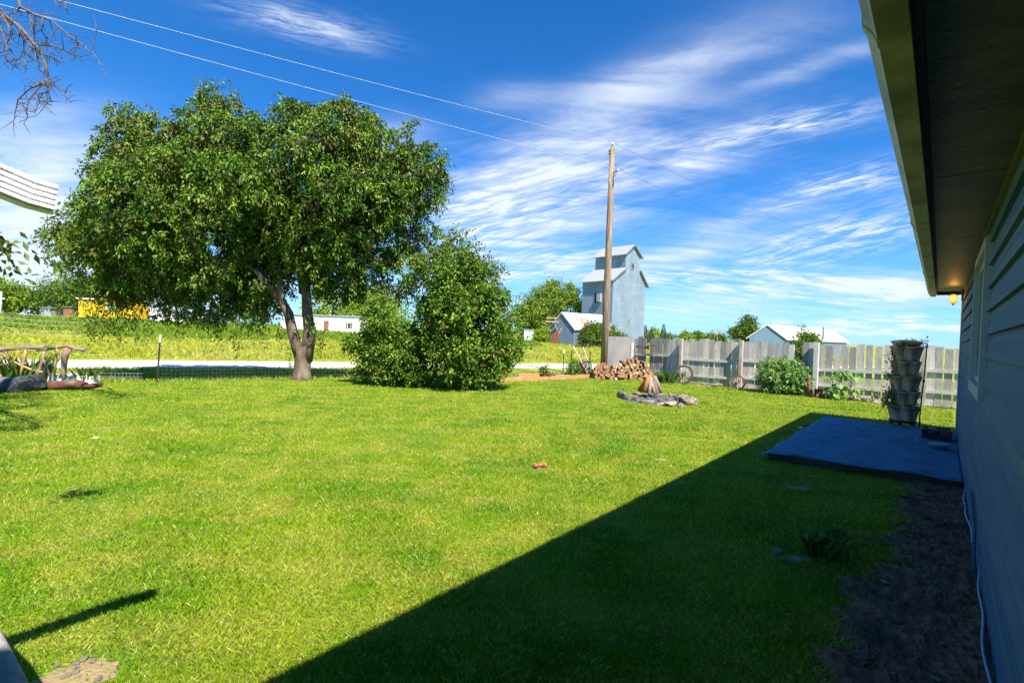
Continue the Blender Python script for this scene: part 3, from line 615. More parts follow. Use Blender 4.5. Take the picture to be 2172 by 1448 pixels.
shrub('lilac_bush', [(905,800),(900,760),(890,700),(880,640),(870,590),(890,540),(920,520),(930,490),(975,480),(985,510),(1015,498),(1025,545),(1045,528),(1068,570),(1050,600),(1085,625),(1075,645),(1100,680),(1115,715),(1100,760),(1060,800),(1010,820),(950,822)], 14.3, G(985, 820), 150, 1.7, .48, 2100, 22, .095, .06, M_leaf2, 'tallest lilac bush, rising right of the big tree above the end of the lawn', 'bush', stems=30, dead=40)

# tree standing at the left, reaching into the frame ---------------
lt = empty('overhanging_tree', (-10.2, 7.2, 0), 'tree at the left edge with bare twiggy branches hanging over the top corner', 'tree')
b = B(); b.smooth = True
b.tube([(-10.2, 7.2, -.1), (-10.1, 7.2, 1.2), (-9.9, 7.1, 2.4), (-9.7, 7.0, 4.2), tuple(D(-180, -150, 7.3))], [.22, .18, .16, .13, .06], 10, .03)
b.build('trunk', M_bark, lt)
b = B(); LY = 7.0
def Q(px, py, dy=0): return D(px, py, LY+dy)
b.smooth = True
def limb(pts, r0, r1, sides=6): 
    P = [Q(*p) for p in pts]; b.tube(P, list(np.linspace(r0, r1, len(P))), sides, .06); return P
LB_ = []
LB_.append(limb([(-180,-150,.3), (-60,-10,.2), (2,29,.1), (35,52), (65,83), (88,112), (97,140), (103,168)], .045, .015))
LB_.append(limb([(-40,-90,.2), (20,-40,.2), (40,0), (42,14), (75,32), (110,44), (145,75), (180,98), (196,108)], .028, .005))
for pts, r0 in [([(80,96),(110,97),(140,108),(160,120),(172,129)],.009),([(103,168),(85,178),(60,190),(38,212),(32,240),(28,262)],.010),([(103,168),(80,190),(62,210),(56,230),(58,250),(50,262)],.008),([(103,165),(101,195),(80,202),(84,215),(72,240)],.008),([(104,172),(125,185),(140,205),(150,218)],.006),
    ([(105,170),(103,200),(108,212),(96,222)],.006),([(63,83),(50,85),(52,112),(55,130),(54,155)],.007),([(72,95),(60,113),(45,122),(35,128)],.006),([(95,118),(110,120),(117,128)],.005),([(92,34),(88,65),(100,85),(108,112)],.006),([(60,28),(70,50),(72,75)],.006),
    ([(5,32),(18,55),(22,80),(14,92),(25,106)],.009),([(-5,50),(8,75),(15,100),(12,125),(30,142),(38,144)],.008),([(42,14),(36,25),(20,31),(-10,10)],.008),([(130,0),(138,8),(140,20)],.005),([(112,-10),(118,5),(122,14)],.004),([(-10,100),(2,108),(14,128),(8,137)],.005),([(75,95),(78,120),(85,125)],.005),([(48,83),(44,70),(46,62)],.005),([(75,100),(75,130),(80,152)],.004),([(85,32),(118,28)],.004),([(150,78),(170,90),(168,105)],.004),([(30,83),(22,60),(26,45)],.004)]:
    P = limb([p+(random.uniform(-.2, .2),) for p in pts], r0*1.5, .004, 5)
    for i in range(len(P)-1):
        for k in range(4):
            s_ = random.random(); p = P[i]*(1-s_)+P[i+1]*s_; d = RNG.normal(size=3); d[2] -= .3; d = nz(d)*random.uniform(.03, .18); b.tube([p, p+d, p+d*1.5+RNG.normal(size=3)*.025], [.005, .004, .0022], 4)
for P in LB_:
    for i in range(2, len(P)-1):
        for k in range(2):
            s_ = random.random(); p = P[i]*(1-s_)+P[i+1]*s_; d = RNG.normal(size=3); d[2] -= .5; d = nz(d)*random.uniform(.08, .3); e = p+d*1.6+RNG.normal(size=3)*.05; b.tube([p, p+d, e], [.007, .005, .003], 4)
            for j in range(2): q = p+d*(.6+.5*j); g = nz(RNG.normal(size=3))*.05; b.tube([q, q+g], [.004, .002], 4)
b.build('bare_branches', mat('bare_twig_bark', (.17, .13, .12), (.09, .065, .06), scale=20, rough=.9), lt)
b = B()
cen = []
for k in range(330):
    q = nz(RNG.normal(size=3))*RNG.uniform(.5, 1)*(np.array([1.6, 1.6, 1.2]) if k % 4 else np.array([.8, .8, .7]))+(np.array([-8.9, 6.9, 3.9]) if k % 4 else np.array([-6.9, 5.3, 3.3])); 
    if q[0]/q[1] < -1.16: cen.append(q)
for (px, py, dy) in [(-32,478,-3.9),(-26,500,-3.9),(-18,492,-3.9),(-28,540,-3.8),(-34,560,-3.8),(-45,520,-3.8)]: cen.append(D(px, py, LY+dy))
cen = np.array(cen); co, t = clusters(cen, np.ones((len(cen), 3))*np.array([.35, 0, -.1]), 24, .2, .07, .03, .5, .4)
npmesh('leaves', co, 4, LF, M_leaf1, t, lt)
b = B(); 
for k in range(0, len(cen)-6, 6): b.tube(wig(bez((-9.9, 7.1, 2.6), (np.array([-9.9, 7.1, 3.2])+cen[k])/2+[0, 0, .3], cen[k], 6), .04), list(np.linspace(.04, .008, 6)), 5)
b.build('leafy_branches', M_bark, lt)

# background trees -------------------------------------------------
def bgtree(poly, y0, bpx, ll, ncl, rb, m, label, T_=None, group=None, cat='tree', name='leafy_tree', nb=60, tr=.25, per=14, limbs=8):
    x0 = D(bpx, 700, y0); base = np.array([x0[0], y0, float(zt(x0[0], y0))-.1]); t_ = empty(name, base, label, cat, group)
    P = [D(px, py, y0) for px, py in poly]; wd = (max(p[0] for p in P)-min(p[0] for p in P))/2
    bl = crown_blobs(poly, y0, nb, T_ or wd*.8, rb, rim=True)
    foliage('crown', bl, ncl, per, ll, ll*.55, m, t_, droop=.3, spread=ll*2.6)
    b = B(); b.smooth = True; top = bl[:, :3].mean(0)
    b.tube(wig([base, base*.5+top*.5, top], .1), [tr, tr*.7, tr*.35], 8)
    for k in range(limbs): q = bl[(k*5) % len(bl), :3]; b.tube(bez(base*.6+top*.4, (base+top+q)/3+np.array([0, 0, .4]), q, 6), list(np.linspace(tr*.4, tr*.1, 6)), 5)
    b.build('trunk', M_bark, t_); return t_
bgtree([(-60,665),(-60,600),(-20,585),(20,598),(45,605),(70,630),(80,665)], 78, 20, .42, 900, 2.0, M_leafF, 'broad pale green tree at the left edge beyond the meadow')
bgtree([(90,668),(95,625),(120,595),(150,588),(190,592),(215,580),(245,590),(290,600),(300,640),(280,668)], 82, 180, .42, 1300, 2.2, M_leafD, 'wide dark green tree behind the yellow trailer at the left')
bgtree([(655,700),(660,640),(690,610),(740,590),(800,600),(860,640),(870,700)], 92, 750, .45, 1100, 2.2, M_leafY, 'yellow green tree behind the white mobile home, seen under the big crown')
bgtree([(1120,722),(1085,690),(1088,655),(1100,625),(1130,612),(1150,600),(1165,590),(1185,598),(1200,592),(1225,612),(1230,640),(1215,670),(1225,722)], 98, 1160, .40, 2100, 1.7, M_leafF, 'tall airy green tree standing left of the grain elevator', nb=90, tr=.5)
bgtree([(1130,725),(1132,705),(1150,694),(1170,700),(1178,725)], 84, 1155, .3, 380, .8, M_leafY, 'rounded bright green bush at the left wall of the rusty roofed shed', cat='bush', name='bush', tr=.1)
bgtree([(1225,730),(1232,700),(1250,682),(1270,680),(1285,700),(1300,690),(1318,708),(1335,715),(1335,735)], 66, 1275, .26, 800, .9, M_leafD, 'dark green bush growing against the shed behind the power pole', cat='bush', name='bush', tr=.15)
bgtree([(1222,665),(1225,640),(1240,636),(1246,665)], 104, 1236, .3, 220, .8, M_leafD, 'dark slim tree just left of the grain elevator wall', tr=.2, nb=20)
bgtree([(1545,712),(1550,695),(1572,690),(1580,668),(1598,675),(1602,690),(1612,700),(1605,722),(1570,724)], 60, 1582, .24, 620, .75, M_leafD, 'dark windswept tree beside the blue gabled barn', nb=40, tr=.2)
bgtree([(1675,728),(1680,712),(1700,700),(1703,692),(1712,705),(1730,705),(1742,718),(1738,790),(1672,790)], 40, 1710, .17, 650, .55, M_leafD, 'dark green bush behind the plank fence in front of the white barn roof', cat='bush', name='bush', nb=50, tr=.08)
i_ = 0
for (a0, a1, top, y0, m, lab) in [(1372,1398,700,150,M_leafY,'small bright green tree between two spruces above the fence'),(1440,1470,703,190,M_leafF,'leftmost pale round tree of the low far tree line over the fence'),(1466,1495,705,200,M_leafD,'second round tree of the low far tree line over the fence'),(1495,1520,708,190,M_leafF,'third low tree of the far line, left of the far utility pole'),(1524,1534,711,180,M_leafD,'tiny dark tree just right of the far utility pole'),(1395,1425,709,170,M_leafD,'low dark tree at the foot of the tallest spruce')]:
    bgtree([(a0,724),(a0+2,top+8),((a0+a1)/2,top),(a1-2,top+8),(a1,724)], y0, (a0+a1)/2, .7, 200, 1.4, m, lab, nb=14, tr=.2, per=12, limbs=4)
def conifer(px, ptop, y0, wpx, label, group='spruces beyond the fence'):
    tp = D(px, ptop, y0); base = np.array([tp[0], y0, float(zt(tp[0], y0))-.1]); h = tp[2]-base[2]; R = wpx/2*y0/F*1.15
    t_ = empty('spruce_tree', base, label, 'spruce tree', group); b = B(); b.tube([base, tp-[0, 0, .1]], [.03*h*.6, .02], 6); b.build('trunk', M_bark, t_)
    P = []; A = []; 
    for k in range(1500):
        s_ = 1-RNG.random()**.6; z = h*(.06+.94*s_); r = R*(1-s_)*(1+.18*math.sin(z*3.1))+.05; g = RNG.uniform(0, 6.283); q = RNG.uniform(.35, 1)*r
        P.append(base+np.array([math.cos(g)*q, math.sin(g)*q, z-q*.25])); A.append([math.cos(g), math.sin(g), -.35])
    co = leaves(np.array(P), np.array(A)+RNG.normal(size=(1500, 3))*.3, h*.055, h*.022, up=.4); npmesh('crown', co, 4, LF, M_con, RNG.random(1500), t_)
conifer(1369, 687, 130, 20, 'dark spruce standing right against the grain elevator wall'); conifer(1382, 692, 135, 12, 'small spruce top second from the grain elevator'); conifer(1408, 686, 120, 20, 'tallest single spruce above the fence right of the elevator')
conifer(1500, 706, 160, 9, 'small pointed spruce left of the far utility pole'); conifer(1512, 707, 175, 9, 'thin spruce nearest the far utility pole'); conifer(90, 609, 110, 16, 'grey spruce between the two trees at the far left'); conifer(1432, 707, 170, 12, 'lone low spruce midway along the fence top')

# sky-line poles
def far_pole(px, ptop, y0, label, r=.13):
    tp = D(px, ptop, y0); t_ = empty('utility_pole', (tp[0], y0, float(zt(tp[0], y0))), label, 'utility pole'); b = B(); b.tube([(tp[0], y0, float(zt(tp[0], y0))-.2), tuple(tp)], [r, r*.8], 8); b.build('pole', M_pole, t_)
    b = B(); b.box(tp-np.array([0, 0, .35]), (1.1, 0, 0), (0, .06, 0), (0, 0, .07)); b.build('crossarm', M_pole, t_)
    for s_ in (-1, 0, 1): b = B(); b.lathe(tp+np.array([s_*.95, 0, -.28]), [(.05, 0), (.07, .08), (.03, .16)], 8); b.build('insulator', M_white, t_)
M_pole = mat('weathered_pole_wood', (.28, .19, .12), (.17, .115, .075), scale=5, rough=.9, stretch=(6, 6, .5), bump=.6, bscale=8, c3=(.38, .28, .20), s3=2)
M_white = mat('white_paint', (.80, .80, .77), (.70, .70, .66), scale=3, rough=.6)
far_pole(1522, 697, 105, 'distant utility pole with a crossarm above the middle of the fence'); far_pole(707, 632, 88, 'utility pole behind the mobile home, glimpsed under the big crown')

# ------------------------------------------------------------------ near power pole and wires
pb = D(1281, 790, 23.2); pb = np.array([pb[0], 23.2, 0.]); PT = D(1299, 314, 23.2)
pp = empty('power_pole', pb, 'tall weathered wooden power pole beside the woodpile', 'power pole')
b = B(); b.smooth = True
b.tube([pb+[0, 0, -.3], pb*.66+PT*.34, pb*.33+PT*.67, PT], [.195, .178, .15, .12], 16); b.build('pole', M_pole, pp)
b = B(); b.lathe(PT+[.0, 0, .0], [(.02, 0), (.02, .12), (.07, .13), (.085, .18), (.06, .24), (.03, .25)], 12); b.build('insulator', M_white, pp)
br = D(1311, 361, 23.1)
b = B(); a0 = D(1301, 366, 23.1); a1 = D(1300, 377, 23.1); b.tube([a0, br], .022, 6); b.tube([a1, br], .022, 6); b.tube([a0, a1, D(1301, 395, 23.05)], .025, 6); b.build('bracket', M_blk, pp)
b = B(); b.lathe(br-[0, 0, .05], [(.03, 0), (.05, .05), (.03, .1)], 10); b.build('insulator', M_white, pp)
for py in (320, 326): b = B(); b.lathe(D(1293, py+2, 23.05), [(.04, 0), (.05, .05), (.03, .09)], 8); b.build('insulator', M_blk, pp)
M_wire = mat('bright_aluminium_wire', (.55, .56, .58), rough=.6)
M_wired = mat('dull_dark_wire', (.10, .11, .13), rough=.7)
def wire(a, c, dirpt, z, label, r, sag=.35):
    pts = []; 
    for k in range(41):
        s_ = k/40; p = a*(1-s_)+c*s_; p = p-np.array([0, 0, sag*4*s_*(1-s_)]); pts.append(p)
    b = B(); b.smooth = True; b.tube(pts, r, 5); b.build('power_line', M_wired if r > .007 else M_wire, label=label, cat='power line', group='power lines at the pole')
def through(a, px, py, y):                                          # continue the line from a through this point
    q = D(px, py, y); return a+(q-a)*2.4
wa = PT+[0, 0, .25]; wb = br+[0, 0, .05]
qa = D(205, 0, 11.5); qb = D(55, 0, 10.5)
wire(wa, wa+(qa-wa)*2.2, None, 0, 'upper bright power line sweeping from the pole top to the top left', .006, 0.0+.25)
wire(wb, wb+(qb-wb)*2.2, None, 0, 'lower bright power line passing over the big tree to the top left', .006, .25)
wire(wa, D(1965, 568, 60), None, 0, 'thin upper power line running from the pole top to the right', .0075, .9)
wire(wb, D(1965, 597, 60), None, 0, 'thin lower power line running from the bracket to the right', .0075, .9)

# ------------------------------------------------------------------ grain elevator and buildings
def corr(name, c1, c2, sc=(3, 3, .4), rough=.5, c3=None, metal=.3): return mat(name, c1, c2, scale=1.2, stretch=sc, rough=rough, metal=metal, bump=.25, bscale=3, c3=c3, s3=.8)
def sheetmat(name, c1, c2, bw, bh):
    m = bpy.data.materials.new(name); m.use_nodes = True; t = m.node_tree; p = t.nodes['Principled BSDF']; nn = t.nodes.new
    uv = nn('ShaderNodeUVMap'); bt = nn('ShaderNodeTexBrick'); bt.inputs['Scale'].default_value = 1; bt.inputs['Brick Width'].default_value = bw; bt.inputs['Row Height'].default_value = bh; bt.inputs['Mortar Size'].default_value = .035; bt.offset = .5; bt.inputs['Bias'].default_value = .0
    bt.inputs['Color1'].default_value = (*c1, 1); bt.inputs['Color2'].default_value = (*c2, 1); bt.inputs['Mortar'].default_value = tuple(q*.8 for q in c1)+(1,)
    t.links.new(uv.outputs[0], bt.inputs['Vector'])
    no = nn('ShaderNodeTexNoise'); no.inputs['Scale'].default_value = .5; no.inputs['Detail'].default_value = 6
    mpn = nn('ShaderNodeMapping'); mpn.inputs['Scale'].default_value = (1, .2, 1); t.links.new(uv.outputs[0], mpn.inputs[0]); t.links.new(mpn.outputs[0], no.inputs[0])
    r = nn('ShaderNodeMapRange'); r.inputs[1].default_value = .3; r.inputs[2].default_value = .7; r.inputs[3].default_value = .82; r.inputs[4].default_value = 1.16; t.links.new(no.outputs[0], r.inputs[0])
    h = nn('ShaderNodeHueSaturation'); t.links.new(bt.outputs[0], h.inputs['Color']); t.links.new(r.outputs[0], h.inputs['Value']); t.links.new(h.outputs[0], p.inputs['Base Color'])
    p.inputs['Roughness'].default_value = .55; p.inputs['Metallic'].default_value = .25
    return m
M_el = sheetmat('galvanised_sheet_wall', (.27, .335, .395), (.225, .29, .355), 2.4, .75); M_roofm = corr('pale_metal_roof', (.40, .40, .40), (.33, .34, .35), metal=.1)
M_edge = mat('dark_roof_edge', (.12, .12, .12), (.2, .19, .17), scale=2)
def uvwall(b_pts_list, name, m, parent):
    """flat wall polygons with metre UVs: each item (pts) planar; u along first edge"""
    v = []; f = []; uv = []
    for pts in b_pts_list:
        pts = [np.asarray(p, float) for p in pts]; i = len(v); v += [tuple(p) for p in pts]; f.append(tuple(range(i, i+len(pts))))
        d = pts[1]-pts[0]; d[2] = 0; d /= np.linalg.norm(d)
        for p in pts: uv.append(((p-pts[0])@d, p[2]))
    me = bpy.data.meshes.new(name); me.from_pydata(v, [], f); me.update(); l = me.uv_layers.new(name='UVMap')
    for k, q in enumerate(uv): l.data[me.loops[k].index].uv = q
    return link(name, me, m, parent)
S = .85/.95*1.0
D0 = 85.
c0 = D(1301, 589, D0)[:2]; cR = D(1370, 601, D0*1.087)[:2]; fd = cR-c0; fw = np.linalg.norm(fd); fd = fd/fw; sdv = np.array([-fd[1], fd[0]]); fw = 10.8; sl2 = 6.9
def E2(a, s_, z): p = c0+fd*a+sdv*s_; return np.array([p[0], p[1], z])
ze = D(1301, 592, D0)[2]; zg = float(zt(*c0))-.3
a1_, a2_ = D(1325, 550, D0*1.03), None
ca, cb_ = fw*.34, fw*.78; zc = D(1325, 537, D0*1.03)[2]; zp = D(1341, 520, D0*1.045)[2]; zb1 = D(1324, 569, D0*1.03)[2]
el = empty('grain_elevator', E2(fw/2, sl2/2, zg), 'tall grey metal clad grain elevator with a raised cupola', 'grain elevator')
mid = (ca+cb_)/2; zsh = ze+(zb1-ze)*1.0
def gab(s_): return [E2(0, s_, zg), E2(fw, s_, zg), E2(fw, s_, ze), E2(cb_, s_, zsh), E2(cb_, s_, zc), E2(mid, s_, zp), E2(ca, s_, zc), E2(ca, s_, zsh), E2(0, s_, ze)]
uvwall([gab(0), gab(sl2)[::-1], [E2(0, sl2, zg), E2(0, 0, zg), E2(0, 0, ze), E2(0, sl2, ze)], [E2(fw, 0, zg), E2(fw, sl2, zg), E2(fw, sl2, ze), E2(fw, 0, ze)]], 'wall', M_el, el)
uvwall([[E2(ca, sl2, zsh-1), E2(ca, 0, zsh-1), E2(ca, 0, zc), E2(ca, sl2, zc)], [E2(cb_, 0, zsh-1), E2(cb_, sl2, zsh-1), E2(cb_, sl2, zc), E2(cb_, 0, zc)]], 'cupola_wall', M_el, el)
def slab(b, A, Bq, s0, s1, th=.14):                                  # roof slab between two (a,z) points
    a0, z0 = A; a1, z1 = Bq; b.prism([E2(a0, s0, z0), E2(a1, s0, z1), E2(a1, s0, z1+th), E2(a0, s0, z0+th)], np.array([*(sdv*(s1-s0)), 0]))
b = B(); k1 = (zsh-ze)/ca; slab(b, (-.55, ze-.55*k1+.02), (ca-.01, zsh+.02), -.3, sl2+.4); k2 = (zsh-ze)/(fw-cb_); slab(b, (fw+.55, ze-.55*k2+.02), (cb_+.01, zsh+.02), -.3, sl2+.4); b.build('lower_roof', [M_roofm], el)
b = B(); k3 = (zp-zc)/(mid-ca); slab(b, (ca-.5, zc-.5*k3+.02), (mid, zp+.02), -.4, sl2+.4); slab(b, (cb_+.5, zc-.5*k3+.02), (mid, zp+.02), -.4, sl2+.4); b.build('cupola_roof', [M_roofm], el)
for (A, Bq) in [((-.55, ze-.55*k1-.1), (ca, zsh-.1)), ((fw+.55, ze-.55*k2-.1), (cb_, zsh-.1)), ((ca-.5, zc-.5*k3-.1), (mid, zp-.1)), ((cb_+.5, zc-.5*k3-.1), (mid, zp-.1))]: b = B(); slab(b, A, Bq, -.42, -.32, .27); b.build('roof_edge', M_edge, el)
M_wood = mat('weathered_boards', (.36, .27, .20), (.24, .18, .13), scale=3, rough=.9); M_dark = mat('dark_opening', (.015, .013, .012), rough=.9)
def wallrect(ax0, ax1, z0, z1, name, m, parent, off=.06, side=False, th=.05):
    b = B(); f = (lambda a, z: E2(-off, a, z)) if side else (lambda a, z: E2(a, -off, z))
    b.prism([f(ax0, z0), f(ax1, z0), f(ax1, z1), f(ax0, z1)], (np.array([*(fd*th), 0]) if side else np.array([*(sdv*th), 0]))); return b.build(name, m, parent)
zw = D(1337, 570, D0*1.04)[2]; zw1 = D(1337, 556, D0*1.04)[2]; wm = mid-.1
wn = wallrect(wm-.32, wm+.42, zw, zw1, 'window', M_wood, el, .08); wallrect(wm-.18, wm+.28, zw+.15, zw1-.12, 'pane', M_dark, wn, .10, th=.02)
zd = D(1327, 690, D0)[2]; b = B(); b.box(E2(5.4, -.08, zd+.5), (.12, .1, 0), (0, .05, 0), (.15, 0, .8)); b.tube([E2(5.4, -.1, zd+.4), E2(6.2, -.3, zd+2.1)], .03, 4); b.build('broken_board', M_wood, el)
zh = D(1268, 640, D0)[2]; hb = wallrect(3.2, 3.9, zh, zh+1.8, 'hatch', M_dark, el, .07, True); b = B(); b.box(E2(-.35, 2.7, zh+.9), (*(fd*.28), 0), (*(sdv*.4), 0), (0, 0, .75)); b.build('hatch_box', M_roofm, el)
b = B(); b.tube([E2(-.2, 4.2, zh-1.5), E2(-.25, 3.0, zh-2.8), E2(-.3, 2.8, zh-5), E2(-1.2, 2.4, zh-6)], .07, 6); b.build('spout', M_edge, el)
# shed with rusty roof
M_shed = corr('blue_grey_corrugated', (.17, .23, .30), (.13, .18, .24)); M_rustroof = mat('rusting_metal_roof', (.60, .60, .60), (.50, .50, .50), scale=1, rough=.6, c3=(.30, .13, .08), s3=.22, coord='World')
M_rust = mat('rusty_brown_paint', (.36, .12, .04), (.22, .07, .03), scale=3, rough=.9)
yS = 74.
g0 = D(1218, 693, yS)[:2]; zE = D(1218, 695, yS)[2]; gL = D(1168, 705, yS*1.03)[:2]; sx_ = g0-gL; sw = np.linalg.norm(sx_); sx_ /= sw; sy_ = np.array([-sx_[1], sx_[0]]); zR = D(1192, 663, yS)[2]; sgz = float(zt(*g0))-.3; ln = 8.5
sy_ = sy_*.8+np.array([.6, 0]); sy_ /= np.linalg.norm(sy_)
def S2(a, s_, z): p = gL+sx_*a+sy_*s_; return np.array([p[0], p[1], z])
shed = empty('metal_shed', S2(sw/2, ln/2, sgz), 'small corrugated shed with a rust streaked roof in front of the elevator', 'shed')
b = B(); b.poly([S2(0, 0, sgz), S2(sw, 0, sgz), S2(sw, 0, zE), S2(sw/2, 0, zR), S2(0, 0, zE)]); b.poly([S2(0, ln, sgz), S2(0, ln, zE), S2(sw/2, ln, zR), S2(sw, ln, zE), S2(sw, ln, sgz)])
b.quad(S2(sw, 0, sgz), S2(sw, ln, sgz), S2(sw, ln, zE), S2(sw, 0, zE)); b.quad(S2(0, ln, sgz), S2(0, 0, sgz), S2(0, 0, zE), S2(0, ln, zE)); b.build('wall', M_shed, shed)
b = B(); ks = (zR-zE)/(sw/2)
for a0 in (-.35, sw+.35): b.prism([S2(a0, -.3, zE-.35*ks+.03), S2(sw/2, -.3, zR+.03), S2(sw/2, -.3, zR+.15), S2(a0, -.3, zE-.35*ks+.15)], np.array([*(sy_*(ln+.6)), 0]))
b.build('roof', M_rustroof, shed)
rp = lambda f, s_: S2(sw/2+(sw/2+.3)*f, s_, zR+.17-ks*(sw/2+.3)*f)
b = B(); b.poly([rp(.05, 1.2), rp(.5, 1.6), rp(.97, 2.6), rp(.98, 4.6), rp(.6, 4.2), rp(.3, 3.4), rp(.04, 2.8)]); b.build('rust_patch', mat('rust_streaked_sheet', (.30, .11, .06), (.52, .42, .38), scale=1.5, stretch=(1, 1, 1), rough=.8), shed)
b = B(); b.prism([S2(.3, -.06, sgz), S2(1.5, -.06, sgz), S2(1.5, -.06, sgz+2.0), S2(1.2, -.06, sgz+2.7), S2(.5, -.06, sgz+2.7)], (0, .05, 0)); b.build('door', M_rust, shed)
gi = empty('timber_hoist', S2(2.3, -1.2, sgz), 'forked bare timber prop leaning at the shed gable', 'timber prop')
b = B(); b.tube([S2(2.4, -1.2, sgz), S2(2.5, -1.2, sgz+2.2), S2(3.1, -1.2, sgz+3.2)], [.1, .09, .06], 6); b.tube([S2(2.5, -1.2, sgz+2.2), S2(1.8, -1.2, sgz+3.6)], .06, 6); b.build('post', M_wood, gi); b = B(); b.box(S2(1.3, -1.2, sgz+4.0), (1.1, 0, 0), (0, .1, 0), (0, 0, .13)); b.box(S2(1.0, -1.0, sgz+4.6), (.9, 0, 0), (0, .1, 0), (0, 0, .13)); b.build('beam', M_wood, gi)
# barn with white roof
yB = 58.; bg0 = D(1593, 720, yB); pk = D(1629, 690, yB); be = D(1667, 718, yB); er = D(1796, 727, yB*1.25); zgb = float(zt(bg0[0], yB))-.2
dv = er[:2]-be[:2]; 
barn = empty('barn', (pk[0], yB+2, zgb), 'blue gabled barn with a long white metal roof behind the fence', 'barn')
wl = np.array([bg0[0]-.2, yB]); wr = be[:2]; zE2 = be[2]; zP = pk[2]; mdp = (wl+wr)/2
b = B(); q3 = lambda p, z: (p[0], p[1], z)
b.poly([q3(wl, zgb), q3(wr, zgb), q3(wr, zE2), q3(mdp, zP), q3(wl, zE2)]); b.quad(q3(wr, zgb), q3(wr+dv, zgb), q3(wr+dv, zE2), q3(wr, zE2)); b.poly([q3(wl+dv, zgb), q3(wl+dv, zE2), q3(mdp+dv, zP), q3(wr+dv, zE2), q3(wr+dv, zgb)]); b.quad(q3(wl+dv, zgb), q3(wl, zgb), q3(wl, zE2), q3(wl+dv, zE2)); b.build('wall', corr('barn_blue_metal', (.15, .24, .30), (.12, .20, .26), sc=(4, 4, .3)), barn)
b = B(); dn = dv/np.linalg.norm(dv); o_ = -dn*.3; D3 = np.array([*(dv+dn*.6), 0])
for e_ in (wl, wr):
    ov = (e_-mdp); ov = ov/np.linalg.norm(ov)*.3; kk = (zP-zE2)/np.linalg.norm(e_-mdp)*.3
    b.prism([q3(e_+ov+o_, zE2-kk+.03), q3(mdp+o_, zP+.03), q3(mdp+o_, zP+.13), q3(e_+ov+o_, zE2-kk+.13)], D3)
b.build('roof', mat('white_metal_roof', (.66, .62, .55), (.58, .55, .50), scale=2, rough=.6), barn)
pv = D(1746, 706, yB*1.14); b = B(); b.tube([(pv[0], pv[1], zE2), (pv[0], pv[1], pv[2]+.4), tuple(pv+[0, 0, .4])][:2]+[(pv[0], pv[1], D(1746, 693, yB*1.14)[2])], .10, 8); b.build('flue', M_edge, barn)
# left background: trailer, van, mobile home, small buildings
M_yel = mat('yellow_trailer_paint', (.85, .52, .02), (.80, .45, .01), scale=1, rough=.5)
M_brick = mat('brown_siding', (.30, .12, .07), (.22, .09, .05), scale=2)
def boxb(px0, px1, ptop, y0, dep, hbase, name, label, cat, m, roofm=None, slope=0):
    a = D(px0, ptop, y0); c = D(px1, ptop, y0); z0 = float(min(zt(a[0], y0), zt(c[0], y0)))-.2+hbase; z1 = D((px0+px1)/2, ptop, y0)[2]
    t_ = empty(name, ((a[0]+c[0])/2, y0+dep/2, z0-hbase), label, cat); b = B(); b.box(((a[0]+c[0])/2, y0+dep/2, (z0+z1)/2), ((c[0]-a[0])/2, 0, 0), (0, dep/2, 0), (0, 0, (z1-z0)/2)); b.build('body' if cat in ('trailer', 'van') else 'wall', m, t_, bevel=.04)
    if roofm: b = B(); b.box(((a[0]+c[0])/2, y0+dep/2, z1+.08), ((c[0]-a[0])/2+.15, 0, 0), (0, dep/2+.15, 0), (0, 0, .07)); b.build('roof', roofm, t_)
    return t_, a, c, z0, z1
t_, a, c, z0, z1 = boxb(166, 282, 636, 58, 2.6, .7, 'box_trailer', 'bright yellow box trailer parked beyond the meadow', 'trailer', M_yel, M_white)
b = B(); b.box(((a[0]+c[0])/2+.7, 57.97, (z0+z1)/2+.1), (.6, 0, 0), (0, .02, 0), (0, 0, .25)); b.build('white_panel', M_white, t_)
for q in (.2, .75, .85): b = B(); p = a*(1-q)+c*q; b.tube([(p[0], 57.95, z0-.25), (p[0], 58.25, z0-.25)], .45, 16); b.build('wheel', M_blk, t_)
def car(px, y0, ln_, label, m, cat='car', name='parked_car', zoff=0):
    p = D(px, 660, y0); z = float(zt(p[0], y0))+zoff; t_ = empty(name, (p[0], y0, z), label, cat); X = p[0]; h = ln_/2
    b = B(); b.prism([(X-h, y0, z+.3), (X+h, y0, z+.3), (X+h, y0, z+.8), (X+h*.55, y0, z+.95), (X+h*.3, y0, z+1.45), (X-h*.45, y0, z+1.5), (X-h*.75, y0, z+1.0), (X-h, y0, z+.9)], (0, 1.7, 0)); b.build('body', m, t_, bevel=.06)
    b = B(); b.prism([(X-h*.62, y0-.02, z+1.0), (X+h*.42, y0-.02, z+1.0), (X+h*.24, y0-.02, z+1.38), (X-h*.4, y0-.02, z+1.42)], (0, .015, 0)); b.build('window', M_glass, t_)
    for s_ in (-.6, .6): b = B(); b.tube([(X+h*s_, y0-.03, z+.32), (X+h*s_, y0+.25, z+.32)], .32, 14); b.build('wheel', M_blk, t_)
car(146, 88, 4.0, 'white car parked left of the yellow trailer', M_white, zoff=1.1); car(305, 62, 4.8, 'white car with its nose at the right end of the yellow trailer', M_white, zoff=.5)
boxb(84, 107, 653, 76, 4, 0, 'metal_shed', 'small pale metal shed between the trees at the far left', 'shed', M_roofm, M_roofm)
boxb(134, 152, 652, 74, 4, 0, 'brick_hut', 'little brown hut left of the yellow trailer', 'hut', M_brick, M_edge)
boxb(330, 395, 662, 70, 6, 0, 'white_building', 'long low white building seen through the lower left leaves', 'building', M_white, M_roofm)
boxb(398, 412, 676, 66, 3, 0, 'white_building', 'small white outbuilding left of the mobile home', 'building', M_white, M_roofm)
